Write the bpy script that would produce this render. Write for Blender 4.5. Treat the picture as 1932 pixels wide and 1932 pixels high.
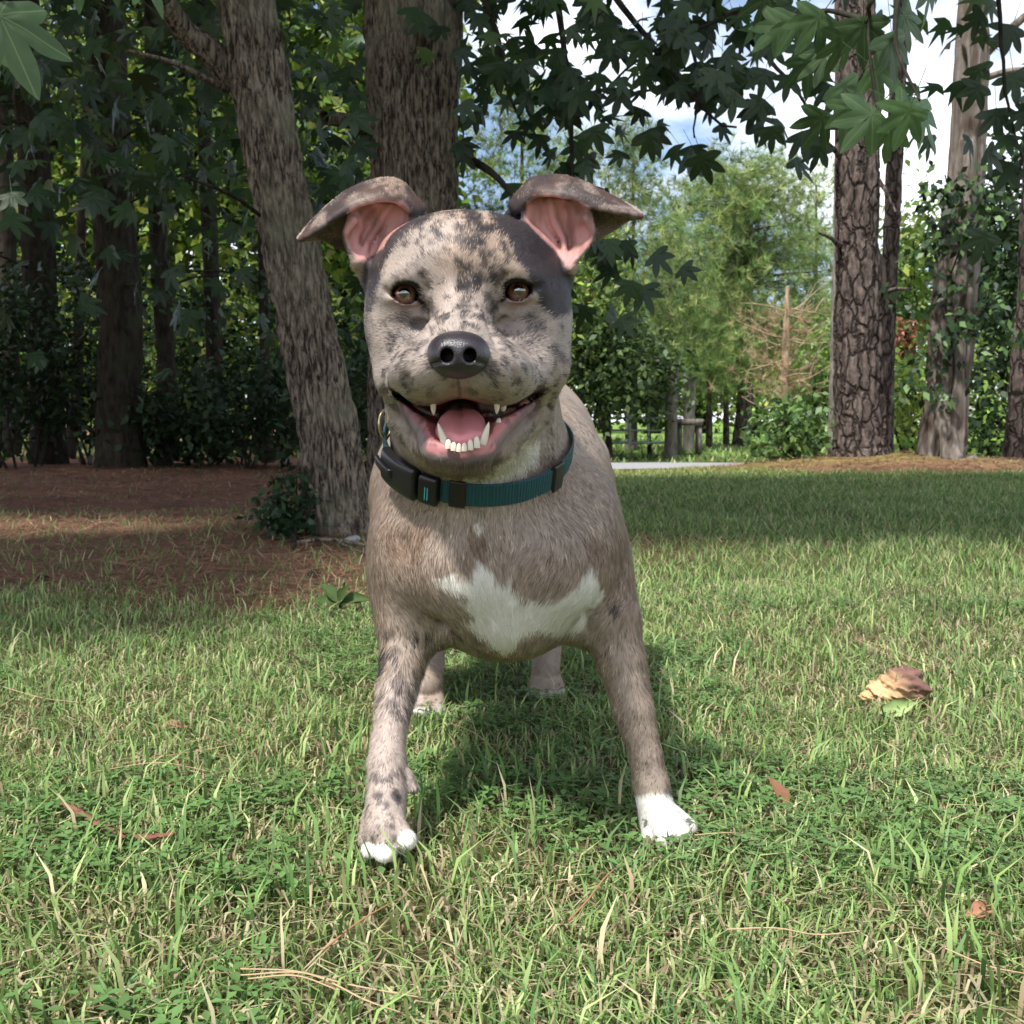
import bpy, math, random
import numpy as np
from mathutils import Vector, Matrix, kdtree

scene = bpy.context.scene
for o in list(bpy.data.objects):
    bpy.data.objects.remove(o)

# ------------------------------------------------------------------ camera
FPX = 2071.0                 # focal length in units of a 1932 pixel wide picture
CAMZ = 0.41                  # phone held at the height of the dog's chin
PITCH = math.atan((966 - 795) / FPX)
cam_data = bpy.data.cameras.new('camera')
cam = bpy.data.objects.new('camera', cam_data)
scene.collection.objects.link(cam)
cam.location = (0, 0, CAMZ)
cam.rotation_euler = (math.pi / 2 - PITCH, 0, 0)
cam_data.sensor_width = 36
cam_data.lens = 36 * FPX / 1932
cam_data.clip_start = 0.02
cam_data.clip_end = 2000
cam_data.dof.use_dof = True
cam_data.dof.focus_distance = 0.93
cam_data.dof.aperture_fstop = 28
scene.camera = cam

# ------------------------------------------------------------------ sky and sun
SUN_ELEV = math.radians(60)
SUN_AZ = math.radians(215)   # compass angle, clockwise from +Y: behind the camera and to its left
sun_dir = Vector((math.sin(SUN_AZ) * math.cos(SUN_ELEV), math.cos(SUN_AZ) * math.cos(SUN_ELEV), math.sin(SUN_ELEV)))
world = bpy.data.worlds.new('World')
scene.world = world
world.use_nodes = True
wn, wl = world.node_tree.nodes, world.node_tree.links
wn.clear()
w_out = wn.new('ShaderNodeOutputWorld')
w_bg = wn.new('ShaderNodeBackground')
w_sky = wn.new('ShaderNodeTexSky')
w_sky.sky_type = 'NISHITA'
w_sky.sun_disc = False
w_sky.sun_elevation = SUN_ELEV
w_sky.sun_rotation = SUN_AZ
w_sky.air_density = 1.0
w_sky.dust_density = 1.5
w_tc = wn.new('ShaderNodeTexCoord')
w_noise = wn.new('ShaderNodeTexNoise')          # broken cloud all over the sky
w_noise.inputs['Scale'].default_value = 2.6
w_noise.inputs['Detail'].default_value = 7
w_noise.inputs['Roughness'].default_value = 0.55
w_map = wn.new('ShaderNodeMapping')
w_map.inputs['Scale'].default_value = (1, 1, 2.2)
w_map.inputs['Location'].default_value = (0.35, 0.1, 0.2)
w_ramp = wn.new('ShaderNodeValToRGB')
w_ramp.color_ramp.elements[0].position = 0.45
w_ramp.color_ramp.elements[1].position = 0.61
w_mix = wn.new('ShaderNodeMix')
w_mix.data_type = 'RGBA'
w_mix.inputs['B'].default_value = (9.5, 9.7, 10.2, 1)
wl.new(w_tc.outputs['Generated'], w_map.inputs['Vector'])
wl.new(w_map.outputs['Vector'], w_noise.inputs['Vector'])
wl.new(w_noise.outputs['Fac'], w_ramp.inputs['Fac'])
wl.new(w_ramp.outputs['Color'], w_mix.inputs['Factor'])
wl.new(w_sky.outputs['Color'], w_mix.inputs['A'])
wl.new(w_mix.outputs['Result'], w_bg.inputs['Color'])
w_bg.inputs['Strength'].default_value = 0.12
wl.new(w_bg.outputs['Background'], w_out.inputs['Surface'])

sun_data = bpy.data.lights.new('sun', 'SUN')
sun_data.energy = 3.6
sun_data.angle = math.radians(5.0)      # veiled by thin cloud: soft-edged shadows
sun_data.color = (1.0, 0.975, 0.94)
sun = bpy.data.objects.new('sun', sun_data)
scene.collection.objects.link(sun)
sun.location = sun_dir * 30
sun.rotation_euler = (-sun_dir).to_track_quat('-Z', 'Y').to_euler()

scene.view_settings.view_transform = 'Standard'
scene.view_settings.look = 'None'
scene.view_settings.gamma = 1
scene.view_settings.use_curve_mapping = False
scene.view_settings.exposure = 0.8
scene.render.engine = 'CYCLES'
scene.cycles.use_denoising = True
scene.cycles.max_bounces = 5
scene.cycles.diffuse_bounces = 2
scene.cycles.glossy_bounces = 2
scene.cycles.transmission_bounces = 4
scene.cycles.transparent_max_bounces = 4
scene.cycles.caustics_reflective = False
scene.cycles.caustics_refractive = False

# ------------------------------------------------------------------ helpers
def P(u, v, Y):
    """world point at depth Y seen at picture position (u, v) of a 1932 px wide picture"""
    a = (u - 966) / FPX
    b = (966 - v) / FPX
    dy = math.cos(PITCH) + b * math.sin(PITCH)
    dz = -math.sin(PITCH) + b * math.cos(PITCH)
    t = Y / dy
    return np.array((a * t, Y, CAMZ + dz * t))

def G(u, v):
    """point of the flat ground seen at (u, v)"""
    a = (u - 966) / FPX
    b = (966 - v) / FPX
    dy = math.cos(PITCH) + b * math.sin(PITCH)
    dz = -math.sin(PITCH) + b * math.cos(PITCH)
    t = -CAMZ / dz
    return np.array((a * t, dy * t, 0.0))

def px(n, Y):
    return n * Y / FPX

def lin(*c):
    """sRGB 0-255 to linear"""
    return tuple(((x / 255) / 12.92 if x / 255 <= 0.04045 else ((x / 255 + 0.055) / 1.055) ** 2.4) for x in c)

def link(o, parent=None):
    scene.collection.objects.link(o)
    if parent is not None:
        o.parent = parent
    return o

def tag(o, label=None, cat=None, group=None, kind=None):
    if label: o['label'] = label
    if cat: o['category'] = cat
    if group: o['group'] = group
    if kind: o['kind'] = kind
    return o

def empty(name, loc=(0, 0, 0)):
    o = bpy.data.objects.new(name, None)
    o.empty_display_size = 0.1
    o.location = loc
    return link(o)

def raw_mesh(name, verts, loops, starts, smooth=False):
    me = bpy.data.meshes.new(name)
    verts = np.ascontiguousarray(verts, dtype=np.float32)
    loops = np.ascontiguousarray(loops, dtype=np.int32)
    starts = np.ascontiguousarray(starts, dtype=np.int32)
    me.vertices.add(len(verts))
    me.vertices.foreach_set('co', verts.ravel())
    me.loops.add(len(loops))
    me.loops.foreach_set('vertex_index', loops)
    me.polygons.add(len(starts))
    me.polygons.foreach_set('loop_start', starts)
    if smooth:
        me.polygons.foreach_set('use_smooth', np.ones(len(starts), dtype=bool))
    me.update(calc_edges=True)
    return me

def mesh_np(name, verts, faces, smooth=False):
    """faces: (n, k) array, or a list of such arrays"""
    if not isinstance(faces, (list, tuple)):
        faces = [faces]
    loops, starts, off = [], [], 0
    for f in faces:
        f = np.asarray(f, dtype=np.int32)
        if len(f) == 0: continue
        loops.append(f.ravel())
        starts.append(off + np.arange(len(f)) * f.shape[1])
        off += f.size
    return raw_mesh(name, verts, np.concatenate(loops), np.concatenate(starts), smooth)

def obj(name, me, mat, parent=None):
    o = bpy.data.objects.new(name, me)
    if mat is not None:
        me.materials.clear()
        me.materials.append(mat)
    return link(o, parent)

def set_col(me, cols, name='col'):
    a = me.color_attributes.new(name, 'FLOAT_COLOR', 'POINT')
    c = np.ones((len(me.vertices), 4), dtype=np.float32)
    c[:, :3] = cols
    a.data.foreach_set('color', c.ravel())

def new_mat(name):
    m = bpy.data.materials.new(name)
    m.use_nodes = True
    nt = m.node_tree
    b = nt.nodes['Principled BSDF']
    return m, nt.nodes, nt.links, b

def simple_mat(name, col, rough=0.6, spec=0.3, noise=0.0, nscale=40, bump=0.0):
    m, n, l, b = new_mat(name)
    b.inputs['Roughness'].default_value = rough
    b.inputs['Specular IOR Level'].default_value = spec
    b.inputs['Base Color'].default_value = (*col, 1)
    if noise or bump:
        tc = n.new('ShaderNodeTexCoord')
        tx = n.new('ShaderNodeTexNoise')
        tx.inputs['Scale'].default_value = nscale
        tx.inputs['Detail'].default_value = 5
        l.new(tc.outputs['Object'], tx.inputs['Vector'])
        if noise:
            mx = n.new('ShaderNodeMix'); mx.data_type = 'RGBA'
            mx.inputs['A'].default_value = (*[c * (1 - noise) for c in col], 1)
            mx.inputs['B'].default_value = (*[min(1, c * (1 + noise)) for c in col], 1)
            l.new(tx.outputs['Fac'], mx.inputs['Factor'])
            l.new(mx.outputs['Result'], b.inputs['Base Color'])
        if bump:
            bp = n.new('ShaderNodeBump')
            bp.inputs['Strength'].default_value = 1.0
            bp.inputs['Distance'].default_value = bump
            l.new(tx.outputs['Fac'], bp.inputs['Height'])
            l.new(bp.outputs['Normal'], b.inputs['Normal'])
    return m

def attr_mat(name, rough=0.7, spec=0.2, trans=0.0, sub=0.0, coat=0.0):
    """material whose colour is the mesh's own 'col' attribute"""
    m, n, l, b = new_mat(name)
    a = n.new('ShaderNodeAttribute')
    a.attribute_name = 'col'
    l.new(a.outputs['Color'], b.inputs['Base Color'])
    b.inputs['Roughness'].default_value = rough
    b.inputs['Specular IOR Level'].default_value = spec
    b.inputs['Coat Weight'].default_value = coat
    b.inputs['Coat Roughness'].default_value = 0.15
    if sub:
        b.inputs['Subsurface Weight'].default_value = sub
        b.inputs['Subsurface Radius'].default_value = (0.006, 0.003, 0.002)
        b.inputs['Subsurface Scale'].default_value = 1.0
    if trans:
        t = n.new('ShaderNodeBsdfTranslucent')
        mix = n.new('ShaderNodeMixShader')
        mix.inputs[0].default_value = trans
        l.new(a.outputs['Color'], t.inputs['Color'])
        l.new(b.outputs[0], mix.inputs[1])
        l.new(t.outputs[0], mix.inputs[2])
        l.new(mix.outputs[0], n['Material Output'].inputs['Surface'])
    return m

# value noise for modelling and coat colour
_rng = np.random.default_rng(11)
_lat = _rng.random((64, 64, 64)).astype(np.float32)
def vnoise(p, scale=1.0, seed=0):
    q = np.asarray(p, dtype=np.float64) * scale + 17.3 * seed + 1000
    i = np.floor(q).astype(np.int64)
    f = (q - i)
    f = f * f * (3 - 2 * f)
    r = 0
    for dx in (0, 1):
        wx = f[:, 0] if dx else 1 - f[:, 0]
        for dy in (0, 1):
            wy = f[:, 1] if dy else 1 - f[:, 1]
            for dz in (0, 1):
                wz = f[:, 2] if dz else 1 - f[:, 2]
                r = r + wx * wy * wz * _lat[(i[:, 0] + dx) & 63, (i[:, 1] + dy) & 63, (i[:, 2] + dz) & 63]
    return r
def fbm(p, scale, octv=4, seed=0, gain=0.5):
    s, a, t = 0, 1.0, 0
    for k in range(octv):
        s = s + a * vnoise(p, scale * 2 ** k, seed + k)
        t += a
        a *= gain
    return s / t
def sstep(a, b, x):
    t = np.clip((x - a) / (b - a), 0, 1)
    return t * t * (3 - 2 * t)
def in_poly(x, y, poly):
    poly = np.asarray(poly)
    c = np.zeros(len(x), dtype=bool)
    n = len(poly)
    for i in range(n):
        x1, y1 = poly[i]; x2, y2 = poly[(i + 1) % n]
        if y1 == y2: continue
        cross = ((y1 > y) != (y2 > y)) & (x < (x2 - x1) * (y - y1) / (y2 - y1) + x1)
        c ^= cross
    return c
def poly_dist(x, y, poly):
    """signed distance, negative inside"""
    poly = np.asarray(poly, dtype=float)
    d = np.full(len(x), 1e9)
    n = len(poly)
    for i in range(n):
        a = poly[i]; b = poly[(i + 1) % n]
        ab = b - a
        t = np.clip(((x - a[0]) * ab[0] + (y - a[1]) * ab[1]) / (ab @ ab + 1e-12), 0, 1)
        d = np.minimum(d, np.hypot(x - a[0] - t * ab[0], y - a[1] - t * ab[1]))
    return np.where(in_poly(x, y, poly), -d, d)

# smooth blended solids turned into one continuous surface
class Solid:
    def __init__(self):
        self.prims = []
    def _add(self, f, c, R, op, k):
        self.prims.append((f, np.asarray(c, float), R, op, k))
    def ell(self, c, r, k=0.012, op='+', rot=None):
        c = np.asarray(c, float); r = np.asarray(r, float)
        M = None if rot is None else np.array(Matrix.Rotation(rot[0], 3, 'X') @ Matrix.Rotation(rot[1], 3, 'Y') @ Matrix.Rotation(rot[2], 3, 'Z'))
        def f(p):
            q = p - c
            if M is not None: q = q @ M
            k0 = np.linalg.norm(q / r, axis=-1)
            k1 = np.linalg.norm(q / (r * r), axis=-1) + 1e-9
            return k0 * (k0 - 1) / k1
        self._add(f, c, r.max(), op, k)
    def cone(self, a, b, ra, rb, k=0.012, op='+'):
        a = np.asarray(a, float); b = np.asarray(b, float); ab = b - a; L = ab @ ab
        def f(p):
            q = p - a
            t = np.clip((q @ ab) / L, 0, 1)
            return np.linalg.norm(q - t[..., None] * ab, axis=-1) - (ra + (rb - ra) * t)
        self._add(f, (a + b) / 2, math.sqrt(L) / 2 + max(ra, rb), op, k)
    def chain(self, pts, k=0.012, op='+'):
        for (a, ra), (b, rb) in zip(pts[:-1], pts[1:]):
            self.cone(a, b, ra, rb, k, op)
    def cloud(self, pts, rad, k=0.004, op='+'):
        pts = np.asarray(pts, float)
        c = (pts.min(0) + pts.max(0)) / 2
        R = np.linalg.norm(pts - c, axis=1).max() + rad.max()
        kd = kdtree.KDTree(len(pts))
        for i, q in enumerate(pts): kd.insert(q, i)
        kd.balance()
        def f(p):
            s = p.shape[:-1]
            q = p.reshape(-1, 3)
            out = np.full(len(q), 0.05)
            for i in range(len(q)):
                co, j, d = kd.find(q[i])
                out[i] = d - rad[j]
            return out.reshape(s)
        self._add(f, c, R, op, k)
    @staticmethod
    def mix(d, e, op, k):
        if op == '+':
            h = np.maximum(k - np.abs(d - e), 0) / k
            return np.minimum(d, e) - h * h * k * 0.25
        e = -e
        h = np.maximum(k - np.abs(d - e), 0) / k
        return np.maximum(d, e) + h * h * k * 0.25
    def ev(self, p):
        d = np.full(p.shape[:-1], 1.0)
        for f, c, R, op, k in self.prims:
            d = self.mix(d, f(p), op, k)
        return d
    def ev_blocks(self, pts, bc, br):
        d = np.full(pts.shape[:-1], 0.06)
        for f, c, R, op, k in self.prims:
            idx = np.nonzero(np.linalg.norm(bc - c, axis=1) < R + k + br * 1.5)[0]
            if len(idx):
                d[idx] = self.mix(d[idx], f(pts[idx]), op, k)
        return d
    def mesh(self, lo, hi, h):
        lo = np.asarray(lo, float); hi = np.asarray(hi, float)
        nb = np.ceil((hi - lo) / (8 * h)).astype(int)
        gi = np.stack(np.meshgrid(*[np.arange(n) for n in nb], indexing='ij'), -1).reshape(-1, 3)
        bc = lo + (gi + 0.5) * 8 * h
        br = 8 * h * 0.87
        dc = self.ev_blocks(bc[:, None, :], bc, br)[:, 0]
        keep = np.abs(dc) < br * 1.9
        gi, bc = gi[keep], bc[keep]
        loc = np.stack(np.meshgrid(*[np.arange(9)] * 3, indexing='ij'), -1).reshape(-1, 3)
        n = nb * 8 + 1
        D = np.full(n, 1.0, dtype=np.float32)
        for s in range(0, len(gi), 400):
            g = gi[s:s + 400]
            idx = g[:, None, :] * 8 + loc[None]
            p = lo + idx * h
            d = self.ev_blocks(p, bc[s:s + 400], br)
            D[idx[..., 0], idx[..., 1], idx[..., 2]] = d
        # cells of the kept blocks
        l8 = np.stack(np.meshgrid(*[np.arange(8)] * 3, indexing='ij'), -1).reshape(-1, 3)
        ci = (gi[:, None, :] * 8 + l8[None]).reshape(-1, 3)
        cv = np.stack([D[ci[:, 0] + a, ci[:, 1] + b, ci[:, 2] + c] for a in (0, 1) for b in (0, 1) for c in (0, 1)], 1)
        neg = (cv < 0).sum(1)
        act = (neg > 0) & (neg < 8)
        ci, cv = ci[act], cv[act].astype(np.float64)
        corner = np.array([(a, b, c) for a in (0, 1) for b in (0, 1) for c in (0, 1)], float)
        acc = np.zeros((len(ci), 3)); cnt = np.zeros(len(ci))
        for i in range(8):
            for j in range(i + 1, 8):
                if np.abs(corner[i] - corner[j]).sum() == 1:
                    m = (cv[:, i] < 0) != (cv[:, j] < 0)
                    t = cv[m, i] / (cv[m, i] - cv[m, j])
                    acc[m] += corner[i] + t[:, None] * (corner[j] - corner[i])
                    cnt[m] += 1
        V = lo + (ci + acc / cnt[:, None]) * h
        I = np.full(n, -1, dtype=np.int32)
        I[ci[:, 0], ci[:, 1], ci[:, 2]] = np.arange(len(ci))
        quads = []
        for ax in range(3):
            o1, o2 = [(1, 2), (2, 0), (0, 1)][ax]
            d0 = D[ci[:, 0], ci[:, 1], ci[:, 2]]
            e = ci.copy(); e[:, ax] += 1
            d1 = D[e[:, 0], e[:, 1], e[:, 2]]
            m = ((d0 < 0) != (d1 < 0)) & (ci[:, o1] > 0) & (ci[:, o2] > 0)
            c = ci[m]
            c1 = c.copy(); c1[:, o1] -= 1
            c2 = c.copy(); c2[:, o2] -= 1
            c3 = c1.copy(); c3[:, o2] -= 1
            q = np.stack([I[x[:, 0], x[:, 1], x[:, 2]] for x in (c, c1, c3, c2)], 1)
            flip = d0[m] < 0
            q[~flip] = q[~flip][:, ::-1]
            quads.append(q[(q >= 0).all(1)])
        return V, np.concatenate(quads)
# ================================================================== ground, road, grass
rg = np.random.default_rng(3)
MOUND = (3.15, 9.0, 1.75, 0.95, 0.17)
def ground_z(x, y):
    p = np.stack([x, y, np.zeros_like(x)], 1)
    z = (fbm(p, 1.3, 3, 2) - 0.5) * 0.05 * sstep(1.8, 4.0, y)
    d = ((x - MOUND[0]) / MOUND[2]) ** 2 + ((y - MOUND[1]) / MOUND[3]) ** 2
    z = z + MOUND[4] * np.exp(-d * 1.6)
    z = z + 0.03 * np.exp(-(((x + 0.62) / 0.45) ** 2 + ((y - 4.15) / 0.4) ** 2))
    z = z - 0.04 * np.exp(-((y - ROAD_Y(x)) / 1.6) ** 4)
    return z
def ROAD_Y(x):
    return 10.55 - 0.02 * x + 2.2 * np.maximum(0.6 - x, 0) ** 1.5
def straw_mask(x, y):
    p = np.stack([x, y, np.zeros_like(x)], 1)
    w = (fbm(p, 2.2, 3, 9) - 0.5)
    edge = sstep(0.35, -0.5, x + 0.10 * (y - 4) + w * 1.1)       # left of the dog only
    a = sstep(2.0, 2.5, y + w * 1.0) * (0.80 + 0.20 * sstep(4.6, 5.4, y + w * 0.8)) * edge
    b = 0.55 * np.exp(-(((x + 0.05) / 0.9) ** 2 + ((y - 3.6) / 0.45) ** 2))   # patch behind the dog
    m = np.exp(-(((x - MOUND[0]) / MOUND[2]) ** 2 + ((y - MOUND[1]) / MOUND[3]) ** 2) * 1.5)
    c = sstep(0.16, 0.42, m + w * 0.3)
    d = sstep(10.0, 11.0, y) * sstep(0.5, -1.0, x)               # forest floor
    return np.clip(np.maximum.reduce([a, b, c, d]), 0, 1)

gx = np.concatenate([np.linspace(-300, -14, 22), np.linspace(-13, 13, 261), np.linspace(14, 300, 22)])
gy = np.concatenate([np.linspace(-60, -2, 12), np.linspace(-1, 15, 201), np.linspace(15.5, 40, 40), np.linspace(42, 600, 26)])
GX, GY = np.meshgrid(gx, gy)
xs, ys = GX.ravel(), GY.ravel()
gz = ground_z(xs, ys)
gp = np.stack([xs, ys, gz], 1)
nx_, ny_ = len(gx), len(gy)
ii = (np.arange(ny_ - 1)[:, None] * nx_ + np.arange(nx_ - 1)[None]).ravel()
gf = np.stack([ii, ii + 1, ii + nx_ + 1, ii + nx_], 1)
gm = mesh_np('ground', gp, gf, True)
sm = straw_mask(xs, ys)
soil = np.array(lin(96, 80, 60)); strawc = np.array(lin(130, 96, 82)); turf = np.array(lin(96, 112, 62)); field = np.array(lin(112, 140, 66))
bc = soil * 0.55 + turf * 0.45
gc = np.tile(bc, (len(xs), 1))
far = sstep(2.0, 4.5, ys)[:, None]
gc = gc * (1 - far) + turf * 0.8 * far
ff = sstep(12.5, 14.0, ys)[:, None]
gc = gc * (1 - ff) + field * ff
gc = gc * (1 - sm[:, None]) + strawc * sm[:, None]
dry = (np.exp(-((ys - 8.9) / 0.45) ** 2) * (xs > 0))[:, None] * 0.7
gc = gc * (1 - dry) + np.array(lin(150, 142, 84)) * dry
set_col(gm, gc)
m_ground, n, l, b = new_mat('ground_soil_and_turf')
a = n.new('ShaderNodeAttribute'); a.attribute_name = 'col'
tc = n.new('ShaderNodeTexCoord')
t1 = n.new('ShaderNodeTexNoise'); t1.inputs['Scale'].default_value = 55; t1.inputs['Detail'].default_value = 8; t1.inputs['Roughness'].default_value = 0.7
l.new(tc.outputs['Object'], t1.inputs['Vector'])
rp = n.new('ShaderNodeValToRGB'); rp.color_ramp.elements[0].position = 0.3; rp.color_ramp.elements[0].color = (0.35, 0.35, 0.35, 1); rp.color_ramp.elements[1].position = 0.72; rp.color_ramp.elements[1].color = (1.5, 1.45, 1.35, 1)
l.new(t1.outputs['Fac'], rp.inputs['Fac'])
mx = n.new('ShaderNodeMix'); mx.data_type = 'RGBA'; mx.blend_type = 'MULTIPLY'; mx.inputs['Factor'].default_value = 1
l.new(a.outputs['Color'], mx.inputs['A']); l.new(rp.outputs['Color'], mx.inputs['B']); l.new(mx.outputs['Result'], b.inputs['Base Color'])
bp = n.new('ShaderNodeBump'); bp.inputs['Distance'].default_value = 0.012; l.new(t1.outputs['Fac'], bp.inputs['Height']); l.new(bp.outputs['Normal'], b.inputs['Normal'])
b.inputs['Roughness'].default_value = 0.95; b.inputs['Specular IOR Level'].default_value = 0.1
ground = obj('ground', gm, m_ground); tag(ground, kind='structure')

# road: a pale asphalt lane crossing behind the lawn
rx = np.concatenate([np.linspace(-4, 0.6, 31), np.linspace(0.7, 60, 70)])
rv, rf = [], []
for k, off in enumerate((-0.85, -0.45, 0.0, 0.45, 0.85)):
    for x in rx:
        yy = ROAD_Y(x) + off
        rv.append((x, yy, float(ground_z(np.array([x]), np.array([yy]))[0]) + 0.02 + 0.015 * (1 - abs(off))))
for k in range(4):
    for i in range(100):
        rf.append((k * 101 + i, k * 101 + i + 1, (k + 1) * 101 + i + 1, (k + 1) * 101 + i))
road = obj('road', mesh_np('road', np.array(rv), np.array(rf), True), simple_mat('worn_asphalt', lin(150, 148, 150), 0.9, 0.2, 0.25, 60, 0.003))
tag(road, kind='structure')

# ---- grass
def blades(x, y, h, w, lean, col, seg=2, zoff=0.0, flat=0.0, seed=0):
    r = np.random.default_rng(seed)
    N = len(x)
    a = r.random(N) * 2 * math.pi
    d = np.stack([np.cos(a), np.sin(a), np.zeros(N)], 1)
    fa = a + math.pi / 2 + (r.random(N) - 0.5) * 1.2
    s = np.stack([np.cos(fa), np.sin(fa), np.zeros(N)], 1) * (w / 2)[:, None]
    base = np.stack([x, y, ground_z(x, y) + zoff - 0.004], 1)
    up = np.array((0, 0, 1.0))
    mid = base + up * (h * 0.55)[:, None] + d * (h * lean * 0.30)[:, None]
    tip = base + up * (h * (1 - flat))[:, None] * (1 - 0.35 * lean)[:, None] + d * (h * lean)[:, None]
    if seg == 1:
        V = np.stack([base - s, base + s, tip], 1).reshape(-1, 3)
        i = np.arange(N)[:, None] * 3
        F = [i + np.array([[0, 1, 2]])]
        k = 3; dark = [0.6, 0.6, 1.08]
    else:
        V = np.stack([base - s * 0.8, base + s * 0.8, mid - s, mid + s, tip], 1).reshape(-1, 3)
        i = np.arange(N)[:, None] * 5
        F = [i + np.array([[0, 1, 3, 2]]), i + np.array([[2, 3, 4]])]
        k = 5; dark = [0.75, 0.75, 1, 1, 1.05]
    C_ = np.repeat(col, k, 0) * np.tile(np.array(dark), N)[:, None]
    return V, F, C_
def join_parts(name, parts, mat, parent=None, smooth=False):
    off = 0; VV, CC, F3, F4 = [], [], [], []
    for V, F, C_ in parts:
        VV.append(V); CC.append(C_)
        for f in F:
            (F3 if f.shape[1] == 3 else F4).append(f + off)
        off += len(V)
    fs = []
    if F3: fs.append(np.concatenate(F3))
    if F4: fs.append(np.concatenate(F4))
    me = mesh_np(name, np.concatenate(VV), fs, smooth)
    set_col(me, np.concatenate(CC))
    return obj(name, me, mat, parent)
def scatter(n, y0, y1, r, power=1.0, margin=0.15):
    """points over the part of the ground the photo shows, between two depths"""
    u = r.random(n)
    y = (y0 ** power + u * (y1 ** power - y0 ** power)) ** (1 / power)
    x = (r.random(n) * 2 - 1) * (y * 0.49 + margin)
    side = r.random(n) < 0.14                                  # thinner growth just outside the view
    x = np.where(side, np.sign(x) * (y * 0.49 + margin + 1.1 * r.random(n) ** 1.3), x)
    return x, y
def vary(base, n, r, amt=0.22, hue=0.10):
    c = np.tile(np.array(base), (n, 1)) * (1 + amt * (r.random((n, 1)) * 2 - 1))
    c[:, 0] *= 1 + hue * (r.random(n) * 2 - 1) * 1.5
    return np.clip(c, 0, 1)
G1, G2, G3, G4 = lin(140, 163, 96), lin(116, 148, 82), lin(174, 185, 124), lin(98, 130, 76)
DEAD1, DEAD2 = lin(198, 186, 148), lin(156, 140, 108)
def grass_colors(n, x, y, r, dead=0.0):
    pal = np.array([G1, G2, G3, G4])
    c = pal[r.choice(4, n, p=[0.4, 0.3, 0.15, 0.15])]
    dd = r.random(n) < dead
    c = np.where(dd[:, None], np.array([DEAD1, DEAD2])[r.integers(0, 2, n)], c)
    return np.clip(c * (0.78 + 0.44 * r.random((n, 1))), 0, 1)
def thin_out(x, y, r, lo=0.10):
    keep = r.random(len(x)) > np.clip(straw_mask(x, y) * 1.02, 0, 1 - lo)
    keep &= np.abs(y - ROAD_Y(x)) > 1.0
    return keep
rgr = np.random.default_rng(21)
grass_parts = []
def patchy(x, y, s, seed):
    return fbm(np.stack([x, y, np.zeros_like(x)], 1), s, 3, seed)
# thatch: dead blades lying low
x, y = scatter(24000, 0.60, 2.7, rgr, 1.25)
k = thin_out(x, y, rgr); x, y = x[k], y[k]; N = len(x)
grass_parts.append(blades(x, y, 0.020 + 0.030 * rgr.random(N), 0.0016 + 0.0012 * rgr.random(N), 0.8 + 0.9 * rgr.random(N), np.clip(np.array([DEAD1, DEAD2])[rgr.integers(0, 2, N)] * (0.6 + 0.5 * rgr.random((N, 1))), 0, 1), 2, 0.0, 0.45, 1))
# green blades
x, y = scatter(95000, 0.60, 2.7, rgr, 1.2)
k = thin_out(x, y, rgr) & (rgr.random(len(x)) < sstep(0.22, 0.5, patchy(x, y, 7, 3)) * 0.8 + 0.2); x, y = x[k], y[k]; N = len(x)
tall = 0.55 + 0.8 * patchy(x, y, 4, 8)
grass_parts.append(blades(x, y, (0.022 + 0.030 * rgr.random(N)) * tall, 0.0015 + 0.0012 * rgr.random(N), 0.2 + 0.8 * rgr.random(N), grass_colors(N, x, y, rgr, 0.10), 2, 0, 0.1, 2))
x, y = scatter(7000, 0.60, 2.9, rgr, 1.25)
k = thin_out(x, y, rgr) & (rgr.random(len(x)) < sstep(0.40, 0.58, patchy(x, y, 3.1, 12)) * 0.85 + 0.15); x, y = x[k], y[k]; N = len(x)
grass_parts.append(blades(x, y, 0.044 + 0.034 * rgr.random(N), 0.0024 + 0.0015 * rgr.random(N), 0.15 + 0.55 * rgr.random(N), grass_colors(N, x, y, rgr, 0.07) * 1.08, 2, 0, 0.05, 3))
# lawn further back
x, y = scatter(115000, 2.6, 9.6, rgr, 1.0)
k = thin_out(x, y, rgr, 0.03); x, y = x[k], y[k]; N = len(x)
c = grass_colors(N, x, y, rgr, 0.12); dryf = (np.exp(-((y - 8.9) / 0.5) ** 2) * (x > 0))[:, None] * 0.6
c = c * (1 - dryf) + np.array(lin(178, 172, 104)) * dryf
grass_parts.append(blades(x, y, 0.026 + 0.034 * rgr.random(N), 0.0026 + 0.0009 * y, 0.3 + 0.7 * rgr.random(N), c, 1, 0, 0.1, 4))
x, y = scatter(16000, 11.6, 30, rgr, 0.8)
N = len(x)
grass_parts.append(blades(x, y, 0.06 + 0.06 * rgr.random(N), 0.02 + 0.0012 * y, 0.3 + 0.7 * rgr.random(N), grass_colors(N, x, y, rgr, 0.1) * 1.05, 1, 0, 0.1, 5))
grass_mat = attr_mat('grass_blade', 0.5, 0.25, trans=0.30)
grass = join_parts('grass', grass_parts, grass_mat)
tag(grass, 'short green lawn grass mixed with dry blades', 'grass', kind='stuff')

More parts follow.
